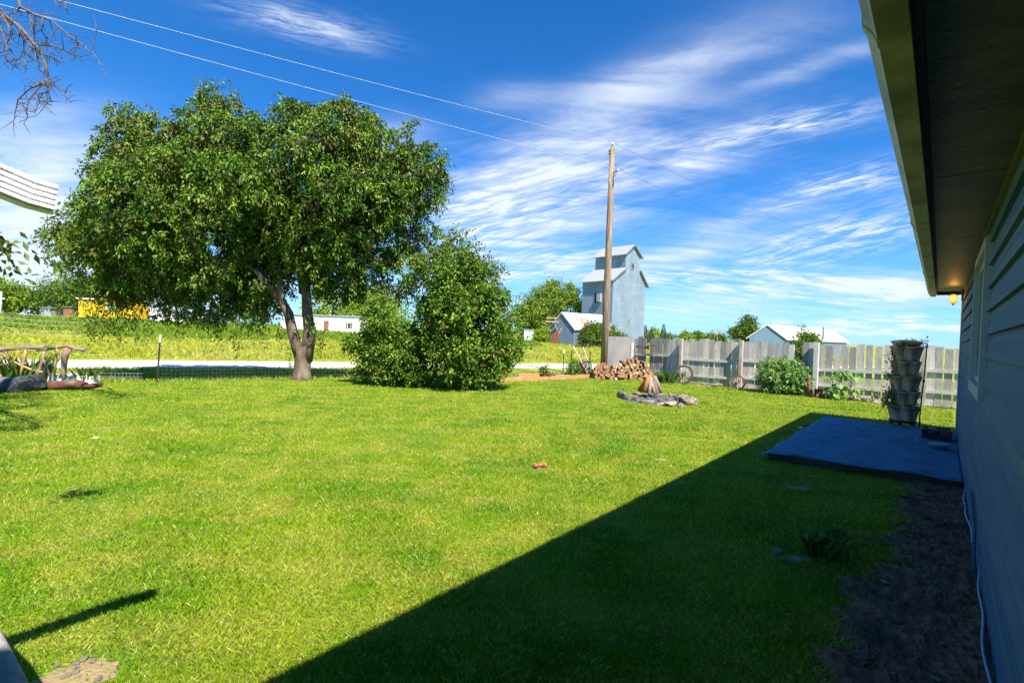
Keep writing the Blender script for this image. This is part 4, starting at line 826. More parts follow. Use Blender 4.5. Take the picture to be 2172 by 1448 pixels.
t_, a, c, z0, z1 = boxb(596, 762, 670, 64, 4.2, .3, 'mobile_home', 'white mobile home with a brown door behind the big trunk', 'mobile home', M_white, M_roofm)
def onface(px0, px1, py0, py1, name, m, par, y0=64, dep=.04):
    a = D(px0, py0, y0); c = D(px1, py1, y0); b = B(); b.box(((a[0]+c[0])/2, y0-dep/2-.002, (a[2]+c[2])/2), (abs(c[0]-a[0])/2, 0, 0), (0, dep/2, 0), (0, 0, abs(a[2]-c[2])/2)); return b.build(name, m, par)
onface(687, 697, 680, 702, 'door', M_brick, t_); wn = onface(737, 744, 684, 696, 'window', M_white, t_); onface(738, 743.3, 685, 695.3, 'pane', M_glass, wn, 63.95, .02); 
for q in (733.5, 744.6): onface(q, q+3, 684, 697, 'shutter', M_brick, t_)
onface(598, 760, 697, 703, 'skirting', mat('cream_skirting', (.62, .52, .32), (.5, .42, .26), scale=3), t_, dep=.02)
boxb(1112, 1132, 700, 92, 4, 0, 'white_building', 'white outbuilding showing below the airy tree left of the shed', 'building', M_white, M_roofm)
b = B(); p = D(1, 640, 60); t_ = empty('white_post', (p[0], 60, float(zt(p[0], 60))), 'white post with a small bracket at the far left edge', 'post'); b.tube([(p[0], 60, float(zt(p[0], 60))), (p[0], 60, D(1, 618, 60)[2])], .12, 8); b.build('post', M_white, t_); b = B(); b.box((p[0]+.25, 60, D(1, 633, 60)[2]), (.25, 0, 0), (0, .05, 0), (0, 0, .08)); b.build('bracket', M_white, t_)

# ------------------------------------------------------------------ plank fence
M_plank = mat('silver_grey_planks', (.50, .46, .41), (.35, .32, .29), scale=3, rough=.9, stretch=(2.5, 2.5, .6), bump=.5, bscale=14, c3=(.50, .41, .38), s3=1.6, rand=.38)
M_rail = mat('pale_grey_rail', (.56, .55, .51), (.44, .43, .40), scale=3, rough=.9, bump=.3, bscale=20)
M_post = mat('brownish_grey_post', (.42, .36, .30), (.30, .26, .22), scale=6, rough=.9, stretch=(2, 2, .5), bump=.5, c3=(.46, .46, .44), s3=3)
UF = 18.8
vcol = lambda px, u=UF: float((onU(px, 760, u)[:2])@VD)
def uf(v): return UF+max(0., (v-VP[1])/(VP[0]-VP[1]))*.35
fence = empty('plank_fence', UV(UF, 4, 0), 'weathered grey plank fence with uneven boards along the far side of the yard', 'fence')
VP = [vcol(1343, UF+.35)]+[vcol(p) for p in (1447, 1574, 1733)]+[vcol(1733)-2.75, vcol(1733)-5.4]
hts = [1.76, 1.76, 1.75, 1.745, 1.80, 1.80]
def planks(v0, v1, u, htop, wd, gap, skip=()):
    v = []; tn = []; x = v0; i = 0; vs = []; k = 0
    b = B(); tv = []
    while x > v1+.06:
        w_ = wd*random.uniform(.88, 1.1); w_ = min(w_, x-v1); g = gap*random.uniform(.3, 1.7); h = htop+random.uniform(-.08, .04)
        if i not in skip:
            ln = random.uniform(-.018, .018); du = random.uniform(0, .012)
            a = UV(uf(x)+du, x, .02); c = UV(uf(x-w_)+du, x-w_, .02); hh = random.uniform(-.015, .015)
            b.prism([a, c, c+np.array([*(VD[:2]*ln), h-.02+hh]), a+np.array([*(VD[:2]*ln), h-.02-hh])], UV(.02, 0)); tv += [random.random()]*8
        x -= w_+g; i += 1
    o = b.build('planks', M_plank, fence); at = o.data.attributes.new('tint', 'FLOAT', 'POINT'); at.data.foreach_set('value', tv); return o
planks(VP[0], VP[1]+.0, UF, hts[0], .205, .014, skip=(3,))
planks(VP[1]-.03, VP[2], UF, hts[1], .195, .014)
planks(VP[2]-.03, VP[3], UF, hts[2], .185, .015, skip=(8,))
planks(VP[3]-.05, VP[4], UF, hts[3], .185, .030)
planks(VP[4]-.05, VP[5], UF, hts[4], .185, .026)
def rail(v0, v1, z0, z1=None, m=M_rail, u=UF, name='rail', dep=.045, hh=.045):
    z1 = z0 if z1 is None else z1; b = B(); u_ = uf(v0)-UF+u; b.prism([UV(u_-dep, v0, z0-hh), UV(u_-.003, v0, z0-hh), UV(u_-.003, v0, z0+hh), UV(u_-dep, v0, z0+hh)], UV(uf(v1)-uf(v0), v1-v0)+np.array([0, 0, z1-z0])); return b.build(name, m, fence)
def zat(px, py): return float(onU(px, py, UF+max(0, (1447-px)/104)*.35)[2])
rail(VP[0]+.05, VP[1]+.22, zat(1347, 751), zat(1436, 755)); rail(VP[1]-.05, VP[2]+.35, zat(1452, 761), zat(1563, 768)); rail(VP[2]-.05, VP[3]+.15, zat(1580, 764.5), zat(1725, 779)); rail(VP[3]-.05, VP[4]+.05, zat(1740, 784), zat(1880, 789)); rail(VP[4], VP[5], zat(1960, 785), zat(2030, 789))
rail(VP[0]-.05, VP[1]+.1, zat(1380, 787), zat(1440, 791)); rail(VP[1]-.1, VP[2]+.2, zat(1455, 795), zat(1560, 803)); rail(VP[2]-.05, VP[3]+.15, zat(1580, 801), zat(1725, 816)); rail(VP[3]-.05, VP[4]+.05, zat(1740, 816), zat(1880, 829)); rail(VP[4], VP[5], zat(1960, 829), zat(2030, 834))
M_oldb = mat('dark_weathered_board', (.26, .19, .16), (.16, .12, .10), scale=4, rough=.9)
rail(vcol(1349, 19.1), vcol(1377, 19.0), zat(1360, 735), zat(1377, 737), M_oldb, UF-.05, 'loose_board', .03, .06); rail(vcol(1373, 19.), vcol(1395, 18.95), zat(1373, 731.5), zat(1395, 734), M_oldb, UF-.085, 'loose_board', .03, .03)
for i, (v, h, dp, wd) in enumerate(zip(VP[:5], [1.76, 1.76, 1.77, 1.80, 1.80], [.10, .17, .17, .20, .15], [.035, .05, .06, .07, .05])):
    u_ = uf(v); b = B(); b.ubox(u_-.05-dp, u_-.048, v-wd, v+wd, -.05, h if i else 1.5); b.build('post', M_rail if i in (0, 3) else M_post, fence, bevel=.006)
# grey plywood panel between pole and fence
b = B(); p0 = D(1287, 800, 20.9); p1 = onU(1343, 800, UF+.35)
pa = np.array([p0[0], p0[1], 0]); pc = np.array([p1[0], p1[1], 0]); dd = (pc-pa)/np.linalg.norm(pc-pa)
zt0 = 1.76
b.prism([pa, pc, pc+[0, 0, 1.76], pa+[0, 0, zt0]], (dd[1]*.02, -dd[0]*.02, 0))
b.build('plywood_panel', mat('blackened_plywood', (.33, .30, .28), (.24, .22, .21), scale=2, rough=.95, stretch=(1, 1, .5), c3=(.17, .16, .16), s3=1.1, detail=8), fence)
b = B(); b.ubox(UF+.19, UF+.29, VP[0]-.02, VP[0]+.06, .5, 1.45); b.build('white_post_face', M_white, fence)

# ------------------------------------------------------------------ wire fence with steel posts
M_steel = mat('dark_green_steel', (.03, .045, .035), (.05, .05, .045), scale=8, rough=.6); M_gal = mat('galvanised_wire', (.55, .56, .56), rough=.5, metal=.5)
wf = empty('wire_fence', (*(P0+FD*4), 0), 'thin welded wire mesh fence between the lawn and the gravel road', 'wire fence')
def fp3(t, z, off=.12): p = P0+FD*t+FN*off; return np.array([p[0], p[1], z])
b = B(); 
for z in np.arange(.05, 1.26, .1): b.tube([fp3(-.0, z), fp3(14.2, z)], .0009, 3, cap=False)
b.build('line_wires', M_gal, wf); b = B()
for t in np.arange(0, 14.2, .1): b.tube([fp3(t, .02), fp3(t, 1.25)], .0008, 3, cap=False)
b.build('stay_wires', M_gal, wf, kind='stuff')
def tpost(p, h, label, white=.2, lean=(0, 0), m=M_steel):
    p = np.array([p[0], p[1], 0.]); t_ = empty('steel_fence_post', p, label, 'fence post', 'steel posts of the wire fence'); L_ = np.array([lean[0], lean[1], 0])
    b = B(); top = p+L_+[0, 0, h]; k = 1-white/h; md = p+L_*k+[0, 0, h*k]
    for (A, Bq, mm, nm) in ((p-[0, 0, .1], md, m, 'shaft'), (md, top, M_white, 'painted_tip')):
        if nm == 'painted_tip' and white < .02: continue
        b = B(); d_ = (Bq-A)/2; c_ = (A+Bq)/2; b.box(c_, (.022, .0, 0), (0, .004, 0), d_); b.box(c_-np.array([0, .014, 0]), (.004, 0, 0), (0, .012, 0), d_); b.build(nm, mm, t_)
tpost(G(333, 812), 1.36, 'dark steel post with a grey tip left of the big tree', .22, (.07, 0)); tpost(G(1194, 793), 1.12, 'steel post with a white tip at the raised bed', .22); tpost(G(1211, 795), 1.12, 'dark steel post in the small rose bush', .01); tpost(G(1250, 797), 1.1, 'thin dark steel post right of the upturned wheelbarrow', .01)
# left length of plain wires
hw = empty('strand_fence', (-14, 11.5, 0), 'fence of plain horizontal wires at the left edge behind the driftwood rail', 'wire fence')
for (a, c) in [((0, 662), (180, 672)), ((0, 672), (170, 684)), ((0, 682), (170, 693)), ((0, 693), (172, 704)), ((0, 705), (175, 712)), ((0, 726), (190, 733)), ((100, 744), (245, 754)), ((0, 762), (200, 776))]:
    b = B(); A = D(*a, 12.0); C = D(*c, 12.8); b.tube([A+(A-C)*.5, A, (A+C)/2-[0, 0, .03], C], .0032, 4); b.build('wire', M_gal, hw)
b = B(); [b.tube([D(q, 790, 13)+[0, 0, 0], D(q, 802, 13)], .003, 3) for q in range(236, 300, 8)]; [b.tube([D(200, y_, 13), D(302, y_+1, 13)], .004, 3) for y_ in (791, 798, 802)]
b.build('wire_offcut', M_gal, label='loose offcut of welded wire mesh lying in the grass left of the steel post', cat='wire mesh')

# ------------------------------------------------------------------ driftwood rail, boulders and logs at the left
M_drift = mat('sun_bleached_driftwood', (.30, .19, .12), (.18, .11, .07), scale=5, rough=.85, bump=.7, bscale=20, c3=(.40, .33, .27), s3=2.5)
M_peel = mat('peeled_orange_branch', (.55, .33, .14), (.40, .22, .09), scale=5, rough=.7)
dr = empty('driftwood_rail', G(90, 812), 'rustic rail made of crooked driftwood branches at the left edge', 'driftwood rail')
YD = 11.9
def dpt(px, py, dy=0): return D(px, py, YD+dy)
for nm, pts, r0, r1, m in [('top_branch', [(-40,742),(0,741),(40,737),(75,737),(97,736)], .062, .05, M_drift), ('top_branch', [(78,743),(105,740),(125,736),(143,733),(160,739),(175,742),(183,740)], .03, .045, M_drift),
    ('upright', [(146,738),(138,755),(135,780),(136,805)], .075, .05, M_drift), ('upright', [(57,735),(52,760),(47,780),(43,800)], .035, .028, M_peel), ('upright', [(95,745),(90,765),(83,785),(80,803)], .03, .04, M_drift), ('upright', [(123,733),(119,760),(115,800)], .03, .022, M_peel),
    ('brace', [(0,775),(20,770),(33,760),(37,745)], .022, .014, M_peel), ('brace', [(30,767),(50,777),(70,785),(95,790)], .022, .025, M_peel), ('brace', [(92,762),(100,780),(107,803)], .022, .018, M_drift), ('brace', [(97,782),(90,803)], .04, .02, M_peel), ('brace', [(125,745),(135,765),(133,785),(126,802)], .018, .02, M_drift), ('brace', [(0,793),(10,800),(25,806)], .05, .035, M_drift), ('brace', [(0,770),(10,755),(22,735)], .016, .010, M_peel), ('brace', [(-20,745),(0,748),(20,762)], .06, .03, M_drift)]:
    b = B(); b.smooth = True; P = [dpt(*p) for p in pts]; b.tube(P, list(np.linspace(r0, r1, len(P))), 8, .07); b.build(nm, m, dr)
M_rockb = mat('blue_grey_boulder', (.05, .062, .07), (.022, .028, .034), scale=4, rough=.7, bump=1, bscale=9, c3=(.12, .13, .12), s3=3)
M_rockl = mat('pale_field_stone', (.38, .33, .27), (.22, .19, .16), scale=5, rough=.9, bump=.8, bscale=15, c3=(.46, .33, .2), s3=4)
M_rocks = mat('scorched_stone', (.27, .20, .14), (.06, .052, .045), scale=5, rough=.95, bump=.9, bscale=16, c3=(.50, .40, .27), s3=4)
def rock_mesh(seed, sub=3, amp=.5):
    import bmesh
    bm = bmesh.new(); bmesh.ops.create_icosphere(bm, subdivisions=sub, radius=1); r = np.random.default_rng(seed); pl = [(nz(r.normal(size=3)), r.uniform(.45, .85)) for _ in range(14)]; ph = r.uniform(0, 6, 6)
    for v in bm.verts:
        c = np.array(v.co); k = 1+amp*.5*math.sin(3*c[0]+ph[0])*math.sin(2.6*c[1]+ph[1])+amp*.25*math.sin(7*c[2]+ph[2]+5*c[0])
        for n_, d_ in pl:
            q = (c*k)@n_
            if q > d_: k *= 1-.75*(q-d_)/q
        v.co = Vector(c*k)
    me = bpy.data.meshes.new('rock'); bm.to_mesh(me); bm.free(); me.polygons.foreach_set('use_smooth', [False]*len(me.polygons)); return me
RM = {}
def rock(p, size, m, label, seed=0, rot=0, group=None, cat='stone', name='stone'):
    k = (seed % 7, m.name)
    if k not in RM: RM[k] = rock_mesh(k[0]+3); RM[k].materials.append(m)
    o = bpy.data.objects.new(name, RM[k]); COL.objects.link(o); o.scale = size; o.rotation_euler = (0, 0, rot); o.location = (p[0], p[1], p[2]+size[2]*.55 if len(p) > 2 else size[2]*.55)
    return tag(o, label, cat, group)
rock(G(45, 831), (.40, .34, .35), M_rockb, 'large dark blue boulder at the foot of the driftwood rail', 1, .3, cat='boulder', name='boulder')
rock(G(-6, 832), (.22, .25, .25), mat('purple_grey_boulder', (.18, .15, .17), (.12, .10, .12), scale=5, bump=.6), 'smaller purplish boulder cut by the left frame edge', 4, .9, cat='boulder', name='boulder')
rock(G(155, 803), (.22, .15, .14), M_rockl, 'rounded pale stone behind the big driftwood log', 2, .2)
for pts, r0, r1, lab in [([(80,822),(100,820),(130,818),(160,813),(180,818)], .17, .10, 'thick reddish driftwood log lying in front of the driftwood rail'), ([(180,820),(200,818),(216,816)], .06, .045, 'short thin log end right of the thick driftwood log')]:
    b = B(); b.smooth = True; b.tube([D(px, py, 11.4) for px, py in pts], list(np.linspace(r0, r1, len(pts))), 12, .12, wob=.22); b.build('log', mat('red_brown_log', (.15, .06, .035), (.08, .04, .03), scale=5, rough=.9, bump=1, bscale=10, spec=.1, c3=(.24, .19, .15), s3=2.5), label=lab, cat='log')
b = B(); A = D(88, 806, 12.3); C = D(192, 804, 12.3); A[2] = C[2] = 0; b.box((A+C)/2+[0, .15, .12], (C-A)/2, (0, .15, 0), (0, 0, .12)); b.build('planter_box', M_white, label='long white planter trough behind the driftwood log', cat='planter', bevel=.015)
def tuft(px, py, n, h, wd, m, name, label, r=.3, cat='plant', lean=.6, z=0, y=None):
    p = G(px, py) if y is None else np.array([*D(px, py, y)[:2], z]); a = RNG.uniform(0, 6.28, n); q = RNG.uniform(0, r, n)**1; x = p[0]+np.cos(a)*q; y_ = p[1]+np.sin(a)*q
    co = []; 
    hh = h*RNG.uniform(.5, 1.1, n); g = RNG.uniform(0, 6.28, n); ln = hh*RNG.uniform(.1, lean, n); 
    for k in range(n):
        d = np.array([math.cos(a[k]+g[k]*.2)*ln[k], math.sin(a[k]+g[k]*.2)*ln[k], 0]); s_ = np.array([-math.sin(g[k]), math.cos(g[k]), 0])*wd/2; b0 = np.array([x[k], y_[k], z]); u1 = b0+d*.25+[0, 0, hh[k]*.55]; u2 = b0+d+[0, 0, hh[k]]
        co += [b0-s_, b0+s_, u1+s_, u2]; co += [b0-s_, u1-s_, u1+s_, u2]
    return npmesh(name, np.array(co), 4, LF, m, np.repeat(RNG.random(n), 2), None, label=label, cat=cat)
M_iris = leafmat('iris_leaf', (.12, .24, .05), (.20, .32, .10), rand=.4, scale=3, spec=.5); M_weed = leafmat('weed_leaf', (.14, .24, .04), (.20, .28, .06), rand=.4, scale=3)
tuft(60, 805, 160, .75, .02, M_weed, 'weed_clump', 'tall grassy weeds growing through the driftwood rail', .45, y=12.2); tuft(15, 808, 140, .45, .02, M_weed, 'weed_clump', 'bushy weeds behind the dark blue boulder', .5, y=12.2); tuft(183, 800, 60, .5, .02, M_weed, 'weed_clump', 'curled weed standing at the end of the white trough', .15, y=12.4)
b = B(); A_ = D(79, 817, 11.38); b.tube([A_-[.035, 0, 0], A_-[.01, 0, 0]], [.13, .15], 12, .08); b.build('log_end', M_peel, label='pale sawn end face at the left of the thick driftwood log', cat='log end')
tuft(70, 826, 50, .16, .012, M_weed, 'weed_clump', 'short weeds between the dark boulder and the driftwood log', .18, y=11.25)
tuft(1416, 812, 150, .55, .035, M_iris, 'iris_clump', 'clump of sword shaped iris leaves left of the large wagon wheel', .42, lean=.7)

# ------------------------------------------------------------------ wagon wheels
M_wheel = mat('dark_weathered_wheel_wood', (.16, .09, .06), (.10, .06, .045), scale=8, rough=.8, bump=.4); M_spoke = mat('grey_spoke_wood', (.42, .38, .34), (.30, .26, .23), scale=8, rough=.85); M_tyre = mat('rusted_iron_tyre', (.09, .055, .045), (.05, .035, .03), scale=9, rough=.8)
M_whr = mat('red_brown_wheel_paint', (.32, .13, .07), (.20, .09, .06), scale=8, rough=.8)
def wheel(c, R, ns, label, nv, m=M_wheel, rim=.06, name='wagon_wheel'):
    nv = nz(np.array(nv, float)); a = nz(np.cross([0, 0, 1], nv)); u = np.cross(nv, a); t_ = empty(name, c-np.array([0, 0, R]), label, 'wheel')
    def ring(r0, r1, hw_, nm, mm):
        b = B(); b.smooth = True; n = 40
        for k in range(n):
            g = 2*math.pi*k/n; e = a*math.cos(g)+u*math.sin(g)
            for (r_, s_) in ((r0, -hw_), (r1, -hw_), (r1, hw_), (r0, hw_)): b.v.append(tuple(c+e*r_+nv*s_))
        b.smooth = False
        for k in range(n):
            for q in range(4): b.face((k*4+q, k*4+(q+1) % 4, ((k+1) % n)*4+(q+1) % 4, ((k+1) % n)*4+q))
        return b.build(nm, mm, t_)
    ring(R-rim, R-.008, .028, 'rim', m); ring(R-.008, R, .034, 'tyre', M_tyre)
    b = B(); b.smooth = True; b.tube([c-nv*.09, c-nv*.07, c+nv*.07, c+nv*.09], [R*.13, R*.2, R*.2, R*.13], 14); b.build('hub', m, t_)
    for k in range(ns):
        g = 2*math.pi*k/ns+.1; e = a*math.cos(g)+u*math.sin(g); b = B(); b.tube([c+e*R*.18, c+e*R*.5, c+e*(R-rim+.005)], [.020, .017, .014], 6); b.build('spoke', M_spoke, t_)
wn_ = -UV(1, 0)+np.array([0, 0, .25])
q = G(1449, 814); wheel(np.array([q[0], q[1], .37]), .37, 12, 'large dark wagon wheel leaning on the fence beside the iris clump', wn_, rim=.065)
q = G(1563, 827); wheel(np.array([q[0], q[1], .265]), .265, 12, 'smaller reddish wagon wheel leaning at the second fence post', wn_, M_whr, .04)
q = G(1727, 838); wc = np.array([q[0], q[1], .38]); wheel(wc, .33, 6, 'broken thin rimmed wheel on a red brown stump right of the leafy shrub', wn_+np.array([.2, 0, 0]), M_tyre, .03)
b = B(); s0 = G(1717, 842); b.tube([s0+[.08, .1, 0], s0+[.02, .1, .3], s0+[-.02, .12, .62]], [.12, .09, .08], 9, .12); b.box(s0+[.35, .1, .13], (.10, 0, 0), (0, .06, 0), (0, 0, .14), .02); b.build('stump', mat('red_brown_stump', (.22, .10, .07), (.12, .06, .045), scale=7, rough=.9, bump=.9), label='red brown wooden stump carrying the broken wheel', cat='stump')
# stones, shells and bits along the fence foot
for i, (px, py, sx, sz, m) in enumerate([(1788,844,.24,.2,M_rockl),(1815,850,.25,.12,M_rockl),(1838,852,.25,.14,M_rockl),(1752,846,.22,.14,M_rockb),(1735,835,.12,.1,M_rockl),(1765,830,.10,.08,M_rockl),(1502,822,.12,.05,M_rockl),(1480,818,.09,.04,M_rockl),(1600,829,.15,.06,M_rockl),(1640,834,.2,.05,M_rockl),(1862,856,.16,.12,M_rockl),(1890,856,.16,.1,M_rocks),(1985,858,.16,.08,M_rocks),(2010,861,.12,.08,M_rocks),(1415,803,.12,.05,M_rockl)]):
    q = G(px, py); rock(q, (sx, sx*.7, sz), m, ['rounded tan boulder between the sunflower stalks', 'long low pale rock right of the sunflower boulder', 'white topped rock at the right end of the sunflower bed', 'dark blue stone under the broken wheel', 'small pale stone on the broken wheel rim', 'single small whitish stone left of the tallest sunflower', 'flat white stone in the grass right of the large wagon wheel', 'tiny flat stone next to the large wagon wheel', 'flat pale stone right of the small wagon wheel', 'flat stone at the left foot of the leafy shrub', 'pale stone left of the planting tower foot', 'dark stone hidden behind the planting tower', 'dark stone between planting tower and house', 'dark stone nearest the house corner', 'small pale stone left of the iris clump'][i], i, i*1.3)
# little bird shaped driftwood ornament
q = G(1520, 822); o_ = empty('driftwood_ornament', q, 'small dark driftwood ornament between the two wagon wheels', 'ornament'); b = B(); b.smooth = True; b.tube([q+[-.2, 0, .07], q+[-.05, 0, .1], q+[.1, 0, .12], q+[.22, 0, .05]], [.03, .07, .05, .03], 8, .1); b.build('body', M_oldb, o_); b = B(); b.tube([q+[.05, 0, .12], q+[.0, 0, .2], q+[-.08, 0, .24]], [.03, .02, .015], 6); b.build('neck', M_oldb, o_)
# leafy shrub and sunflowers
shrub('leafy_shrub', [(1618,830),(1612,800),(1616,772),(1635,757),(1650,752),(1672,760),(1695,768),(1712,780),(1716,805),(1708,835),(1660,838)], 16.1, G(1665, 836), 60, .55, .28, 700, 16, .10, .045, leafmat('currant_leaf', (.17, .32, .06), (.26, .38, .12), rand=.5, scale=4), 'rounded pale leafed shrub in front of the plank fence', 'shrub', stems=10, sr=.01, spread=.14, droop=.2)
M_sun = leafmat('sunflower_leaf', (.16, .32, .06), (.22, .38, .08), rand=.3, scale=4, trans=.4); M_stalk = mat('green_stalk', (.10, .16, .05), (.14, .16, .06), scale=8)
for (px, py, ht, lab) in [(1764, 847, .78, 'left sunflower plant with drooping dark lower leaves'), (1781, 848, 1.0, 'tallest sunflower plant with a crown of broad leaves'), (1803, 849, .85, 'right sunflower plant with one hanging yellowish leaf')]:
    q = G(px, py); t_ = empty('sunflower_plant', q, lab, 'plant', 'young sunflowers at the fence'); b = B(); b.smooth = True; b.tube([q, q+[.02, 0, ht*.5], q+[-.01, 0, ht*.95]], [.014, .011, .008], 6); 
    pos = []; ax = []
    for k in range(16):
        z = ht*(.25+.72*k/15) if k < 8 else ht*RNG.uniform(.82, .98); g = k*2.4; d = np.array([math.cos(g), math.sin(g), .05 if k > 7 else -.45]); p1 = q+np.array([0, 0, z]); p2 = p1+d*np.array([.10, .10, .06]); b.tube([p1, p2], [.006, .004], 4); pos.append(p2); ax.append(d+[0, 0, -.25])
    b.build('stalk', M_stalk, t_); npmesh('leaves', leaves(np.array(pos), np.array(ax), .25, .20, up=1.5, fold=.3, curl=.3), 4, LF, M_sun, RNG.random(16), t_)
for (px, py, n, hh, lab) in [(1850, 854, 60, .4, 'reddish leafed young plant left of the planting tower'), (1975, 856, 50, .35, 'low dry vine at the fence right of the planting tower'), (1940, 852, 40, .4, 'small green plant at the fence behind the garden stake'), (1000, 818, 60, .3, 'fresh suckers at the foot of the tallest lilac')]:
    q = G(px, py); cen = q+RNG.normal(size=(10, 3))*np.array([.22, .1, .12])+[0, 0, hh*.6]; co, t = clusters(cen, RNG.normal(size=(10, 3)), n//6, .16, .08, .045, .1); pr_ = empty('low_plant', q, lab, 'plant'); b = B(); [b.tube([q+[0, 0, -.02], q*.5+c_*.5+[0, 0, .03], c_], [.006, .005, .003], 4) for c_ in cen]; b.build('stems', M_stalk, pr_); npmesh('leaves', co, 4, LF, mat(lab[:12].replace(' ', '_'), (.28, .16, .05), (.14, .18, .04), scale=6, rand=.3, trans=.3) if px in (1850, 1975) else M_leaf2, t, pr_)

# ------------------------------------------------------------------ raised bed, rose, wheelbarrow
M_cedar = mat('orange_cedar_board', (.55, .24, .09), (.45, .19, .07), scale=4, rough=.75, stretch=(1, 1, 5), bump=.3, c3=(.62, .40, .25), s3=1.5)
bed = empty('raised_bed', G(1160, 806), 'low orange cedar board border around the garden bed at the end of the lawn', 'raised bed')
def board(pa, pb_, h, th, nm='board'):
    pa, pb_ = np.array([*pa[:2], 0]), np.array([*pb_[:2], 0]); d = nz(pb_-pa); n_ = np.array([-d[1], d[0], 0])*th; b = B(); b.prism([pa, pb_, pb_+n_, pa+n_], (0, 0, h)); b.build(nm, M_cedar, bed, bevel=.004)
board(G(1060, 809), G(1165, 806), .14, .04); board(G(1166, 806), G(1262, 800), .14, .04); board(G(1100, 802), G(1144, 802), .20, .03)
b = B(); pz = [G(1062, 808), G(1262, 799.5), G(1262, 792), G(1100, 796)]; b.poly([(p[0], p[1]+.05, .05) for p in pz]); b.build('bed_soil', mat('bed_soil', (.12, .10, .05), (.18, .15, .06), scale=8, rough=1, bump=1), bed)
for i in range(12):
    q = G(1178+i*2.6+random.random()*2, 799); rock(q, (.07, .06, .07), M_rockl, 'pale fist sized stone in the row along the raised bed', i, i, group='stones lining the raised bed')
shrub('climbing_rose', [(1205,798),(1203,770),(1212,760),(1225,762),(1232,775),(1228,798)], 20.4, G(1216, 797), 16, .3, .22, 150, 12, .06, .04, M_leaf2, 'straggly rose bush round the second steel post', 'bush', stems=14, sr=.012, spread=.2)
shrub('young_shrub', [(1146,803),(1148,785),(1155,772),(1160,785),(1170,803)], 19.0, G(1157, 804), 12, .25, .18, 120, 12, .07, .05, M_leaf2, 'small upright young shrub inside the raised bed', 'shrub', stems=6, sr=.012, spread=.14)
wb = empty('wheelbarrow', G(1236, 798), 'upturned wheelbarrow with faded pink tray and grey handles standing on end', 'wheelbarrow'); YW = 20.3
wp = lambda px, py, dy=0: D(px, py, YW+dy)
M_hand = mat('grey_wood_handle', (.50, .44, .38), (.36, .31, .27), scale=5, rough=.85)
for A, C in (((1216, 734), (1247, 796)), ((1236, 736), (1256, 790))): b = B(); b.tube([wp(*A, -.1), wp(*C, -.1)], .032, 8); b.build('handle', M_hand, wb)
b = B(); b.prism([wp(1224, 778, .25), wp(1230, 765, .15), wp(1240, 762, .1), wp(1250, 770, .1), wp(1252, 796, .1), wp(1224, 797, .3)], (.02, .10, 0)); b.build('tray', mat('faded_pink_tray', (.42, .26, .24), (.34, .20, .18), scale=4, rough=.8), wb)
b = B(); b.tube([wp(1236, 770, -.15), wp(1246, 765, -.15), wp(1252, 768, -.15), wp(1258, 764, -.15)], .02, 6); b.tube([wp(1246, 765, -.15), wp(1240, 780, -.15), wp(1240, 797, -.15)], .018, 6); b.build('leg_frame', M_blk, wb)
b = B(); b.prism([wp(1253, 770), wp(1257, 767), wp(1256, 782), wp(1250, 796)], (0, .05, 0)); b.build('wheel_guard', mat('faded_green_metal', (.12, .30, .20), rough=.6), wb)
q = G(1262, 798); b = B(); b.tube([q+[0, -.05, 0], q+[0, -.05, .3]], [.24, .23], 10, .08); b.build('chopping_block', mat('bark_block_side', (.16, .10, .07), (.10, .07, .05), scale=8, bump=.8), label='upright chopping block with a yellow cut top left of the woodpile', cat='chopping block')

# ------------------------------------------------------------------ firewood
M_bk = mat('firewood_bark', (.13, .08, .055), (.24, .17, .13), scale=10, rough=.95, bump=.9, bscale=30); M_cut = mat('cut_firewood_face', (.38, .19, .09), (.22, .10, .05), scale=9, rough=.85, c3=(.56, .38, .22), s3=5); M_cutp = mat('pale_cut_face', (.72, .54, .32), (.60, .42, .24), scale=6, rough=.8)
def logmesh(kind, seed, L_=.38, cut=M_cut):
    r = random.Random(seed); b = B(); n = 10
    if kind == 'round': sec = [(math.cos(2*math.pi*k/n)*.075*r.uniform(.9, 1.1), math.sin(2*math.pi*k/n)*.075*r.uniform(.9, 1.1)) for k in range(n)]; nb_ = n
    else:
        R_ = .12; a = r.uniform(.9, 1.5); m_ = 5; sec = [(0, 0)]+[(math.cos(a*k/m_)*R_*r.uniform(.9, 1.08), math.sin(a*k/m_)*R_*r.uniform(.9, 1.08)) for k in range(m_+1)]; sec = [(x-.06, y-.04) for x, y in sec]
    k_ = len(sec); A = [(x, -L_/2+r.uniform(-.01, .01), y) for x, y in sec]; C = [(x*1.04+.004, L_/2, y*.97) for x, y in sec]; b.v = A+C
    b.cm = 1; b.face(tuple(range(k_))); b.face(tuple(range(2*k_-1, k_-1, -1))); 
    for q in range(k_):
        b.cm = 1 if (kind != 'round' and q in (0, k_-1)) else 0; b.face((q, k_+q, k_+(q+1) % k_, (q+1) % k_))
    me = bpy.data.meshes.new('firewood_log'); me.from_pydata(b.v, [], b.f); me.materials.append(M_bk); me.materials.append(cut); me.polygons.foreach_set('material_index', b.m); me.update(); return me
LM = [logmesh('round', 1), logmesh('split', 2), logmesh('split', 3), logmesh('split', 4, cut=M_cutp), logmesh('split', 5), logmesh('round', 6), logmesh('split', 7)]
A = G(1264, 803); C = G(1386, 807.5); A[2] = C[2] = 0; dA = nz(C-A); tot = np.linalg.norm(C-A); nA = np.array([dA[1], -dA[0], 0])
prof_x = [1258, 1275, 1290, 1303, 1312, 1318, 1328, 1345, 1356, 1368, 1380, 1388]; prof_y = [782, 772, 774, 775, 776, 768, 764, 762, 766, 774, 786, 800]
cnt = 0
